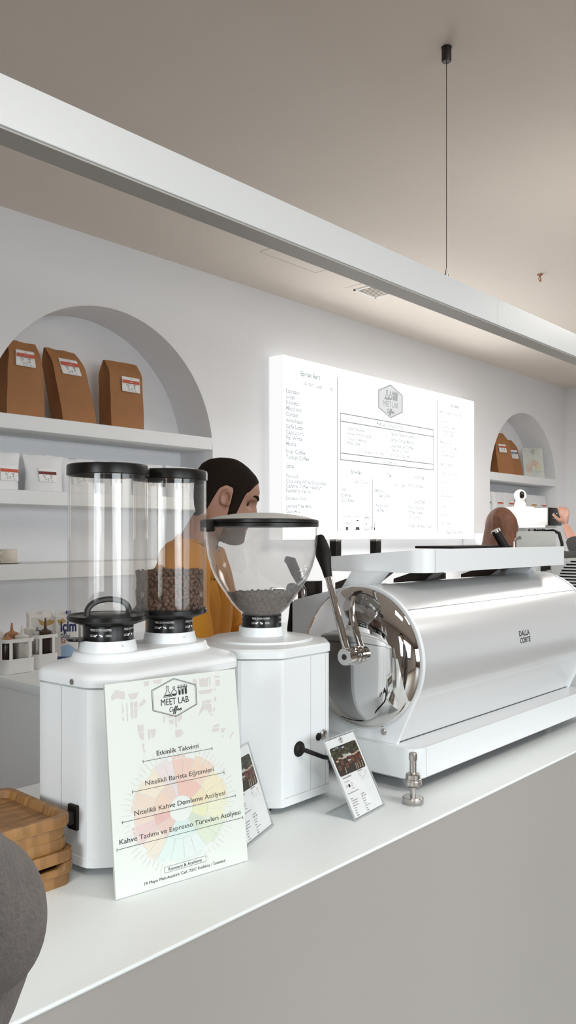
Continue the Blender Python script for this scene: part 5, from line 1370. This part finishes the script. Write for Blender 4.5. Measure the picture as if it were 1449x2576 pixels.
def area(name, loc, rot, sx, sy, power, col):
    l = bpy.data.lights.new(name, 'AREA'); l.shape = 'RECTANGLE'; l.size = sx; l.size_y = sy; l.energy = power; l.color = col
    o = bpy.data.objects.new(name, l); C.objects.link(o); o.location = loc; o.rotation_euler = rot; return o
for h, e in zip(FWIN, (105, 52, 10)):
    o = area('window_daylight', ((h[0]+h[1])/2, FY+.02, (h[2]+h[3])/2), (R(90-TILT), 0, 0), h[1]-h[0]-.1, h[3]-h[2]-.1, e, (.90, .96, 1.0)); o.data.spread = R(SPREAD)
for h in LWIN:
    o = area('window_daylight', (LX+.02, (h[0]+h[1])/2, (h[2]+h[3])/2), (R(90-TILT-12), 0, R(-90)), h[1]-h[0]-.1, h[3]-h[2]-.1, 100, (.90, .96, 1.0)); o.data.spread = R(SPREAD)
# unseen ceiling panels: far one reads from the barrel highlight, near ones added fill
for i, (x, y, e, pk) in enumerate(((4.88, .98, 0, 1.95), (4.2, -.9, 6, 1), (1.5, -.45, 11, 1), (.05, .15, 6, 1))):
    l = thing('unseen_light_panel', (x, y, CZ), ['square flush ceiling light panel over the far end of the bar', 'unseen square ceiling light panel over the right of the room', 'added square light panel, out of view, brightening the counter top', 'second added square light panel, out of view, brightening the counter top'][i], 'light', group='ceiling light panels')
    b = MB()
    for q in ((-.32, .32, -.32, -.30), (-.32, .32, .30, .32), (-.32, -.30, -.30, .30), (.30, .32, -.30, .30)): b.box(*q, -.02, .001)
    b.build('frame', 'shelf', l)
    b = MB(); b.box(-.30, .30, -.30, .30, -.012, -.004); b.build('diffuser', emit('lamp_diffuser', (1, .97, .92), 4.0 if e else 16.0), l); l.scale = (pk, pk, 1)
    if e: a = area('unseen_panel_fill', (x, y, CZ-.022), (0, 0, 0), .58*pk, .58*pk, e, (1.0, .985, .96))
o = area('added_ceiling_fill', (3.25, 1.235, 2.2475), (PI, 0, 0), .9, .03, CEIL_FILL, (1.0, .97, .94))  # added fill brightening the ceiling above the beam, not a fitting of it
S.view_settings.view_transform = 'Standard'; S.view_settings.look = 'None'; S.view_settings.gamma = 1
S.view_settings.use_curve_mapping = False; S.view_settings.exposure = 0.0
S.cycles.use_denoising = True
S.cycles.max_bounces = 10; S.cycles.transparent_max_bounces = 24; S.cycles.diffuse_bounces = 5; S.cycles.glossy_bounces = 5
S.cycles.sample_clamp_indirect = 6; S.cycles.caustics_reflective = False; S.cycles.caustics_refractive = False
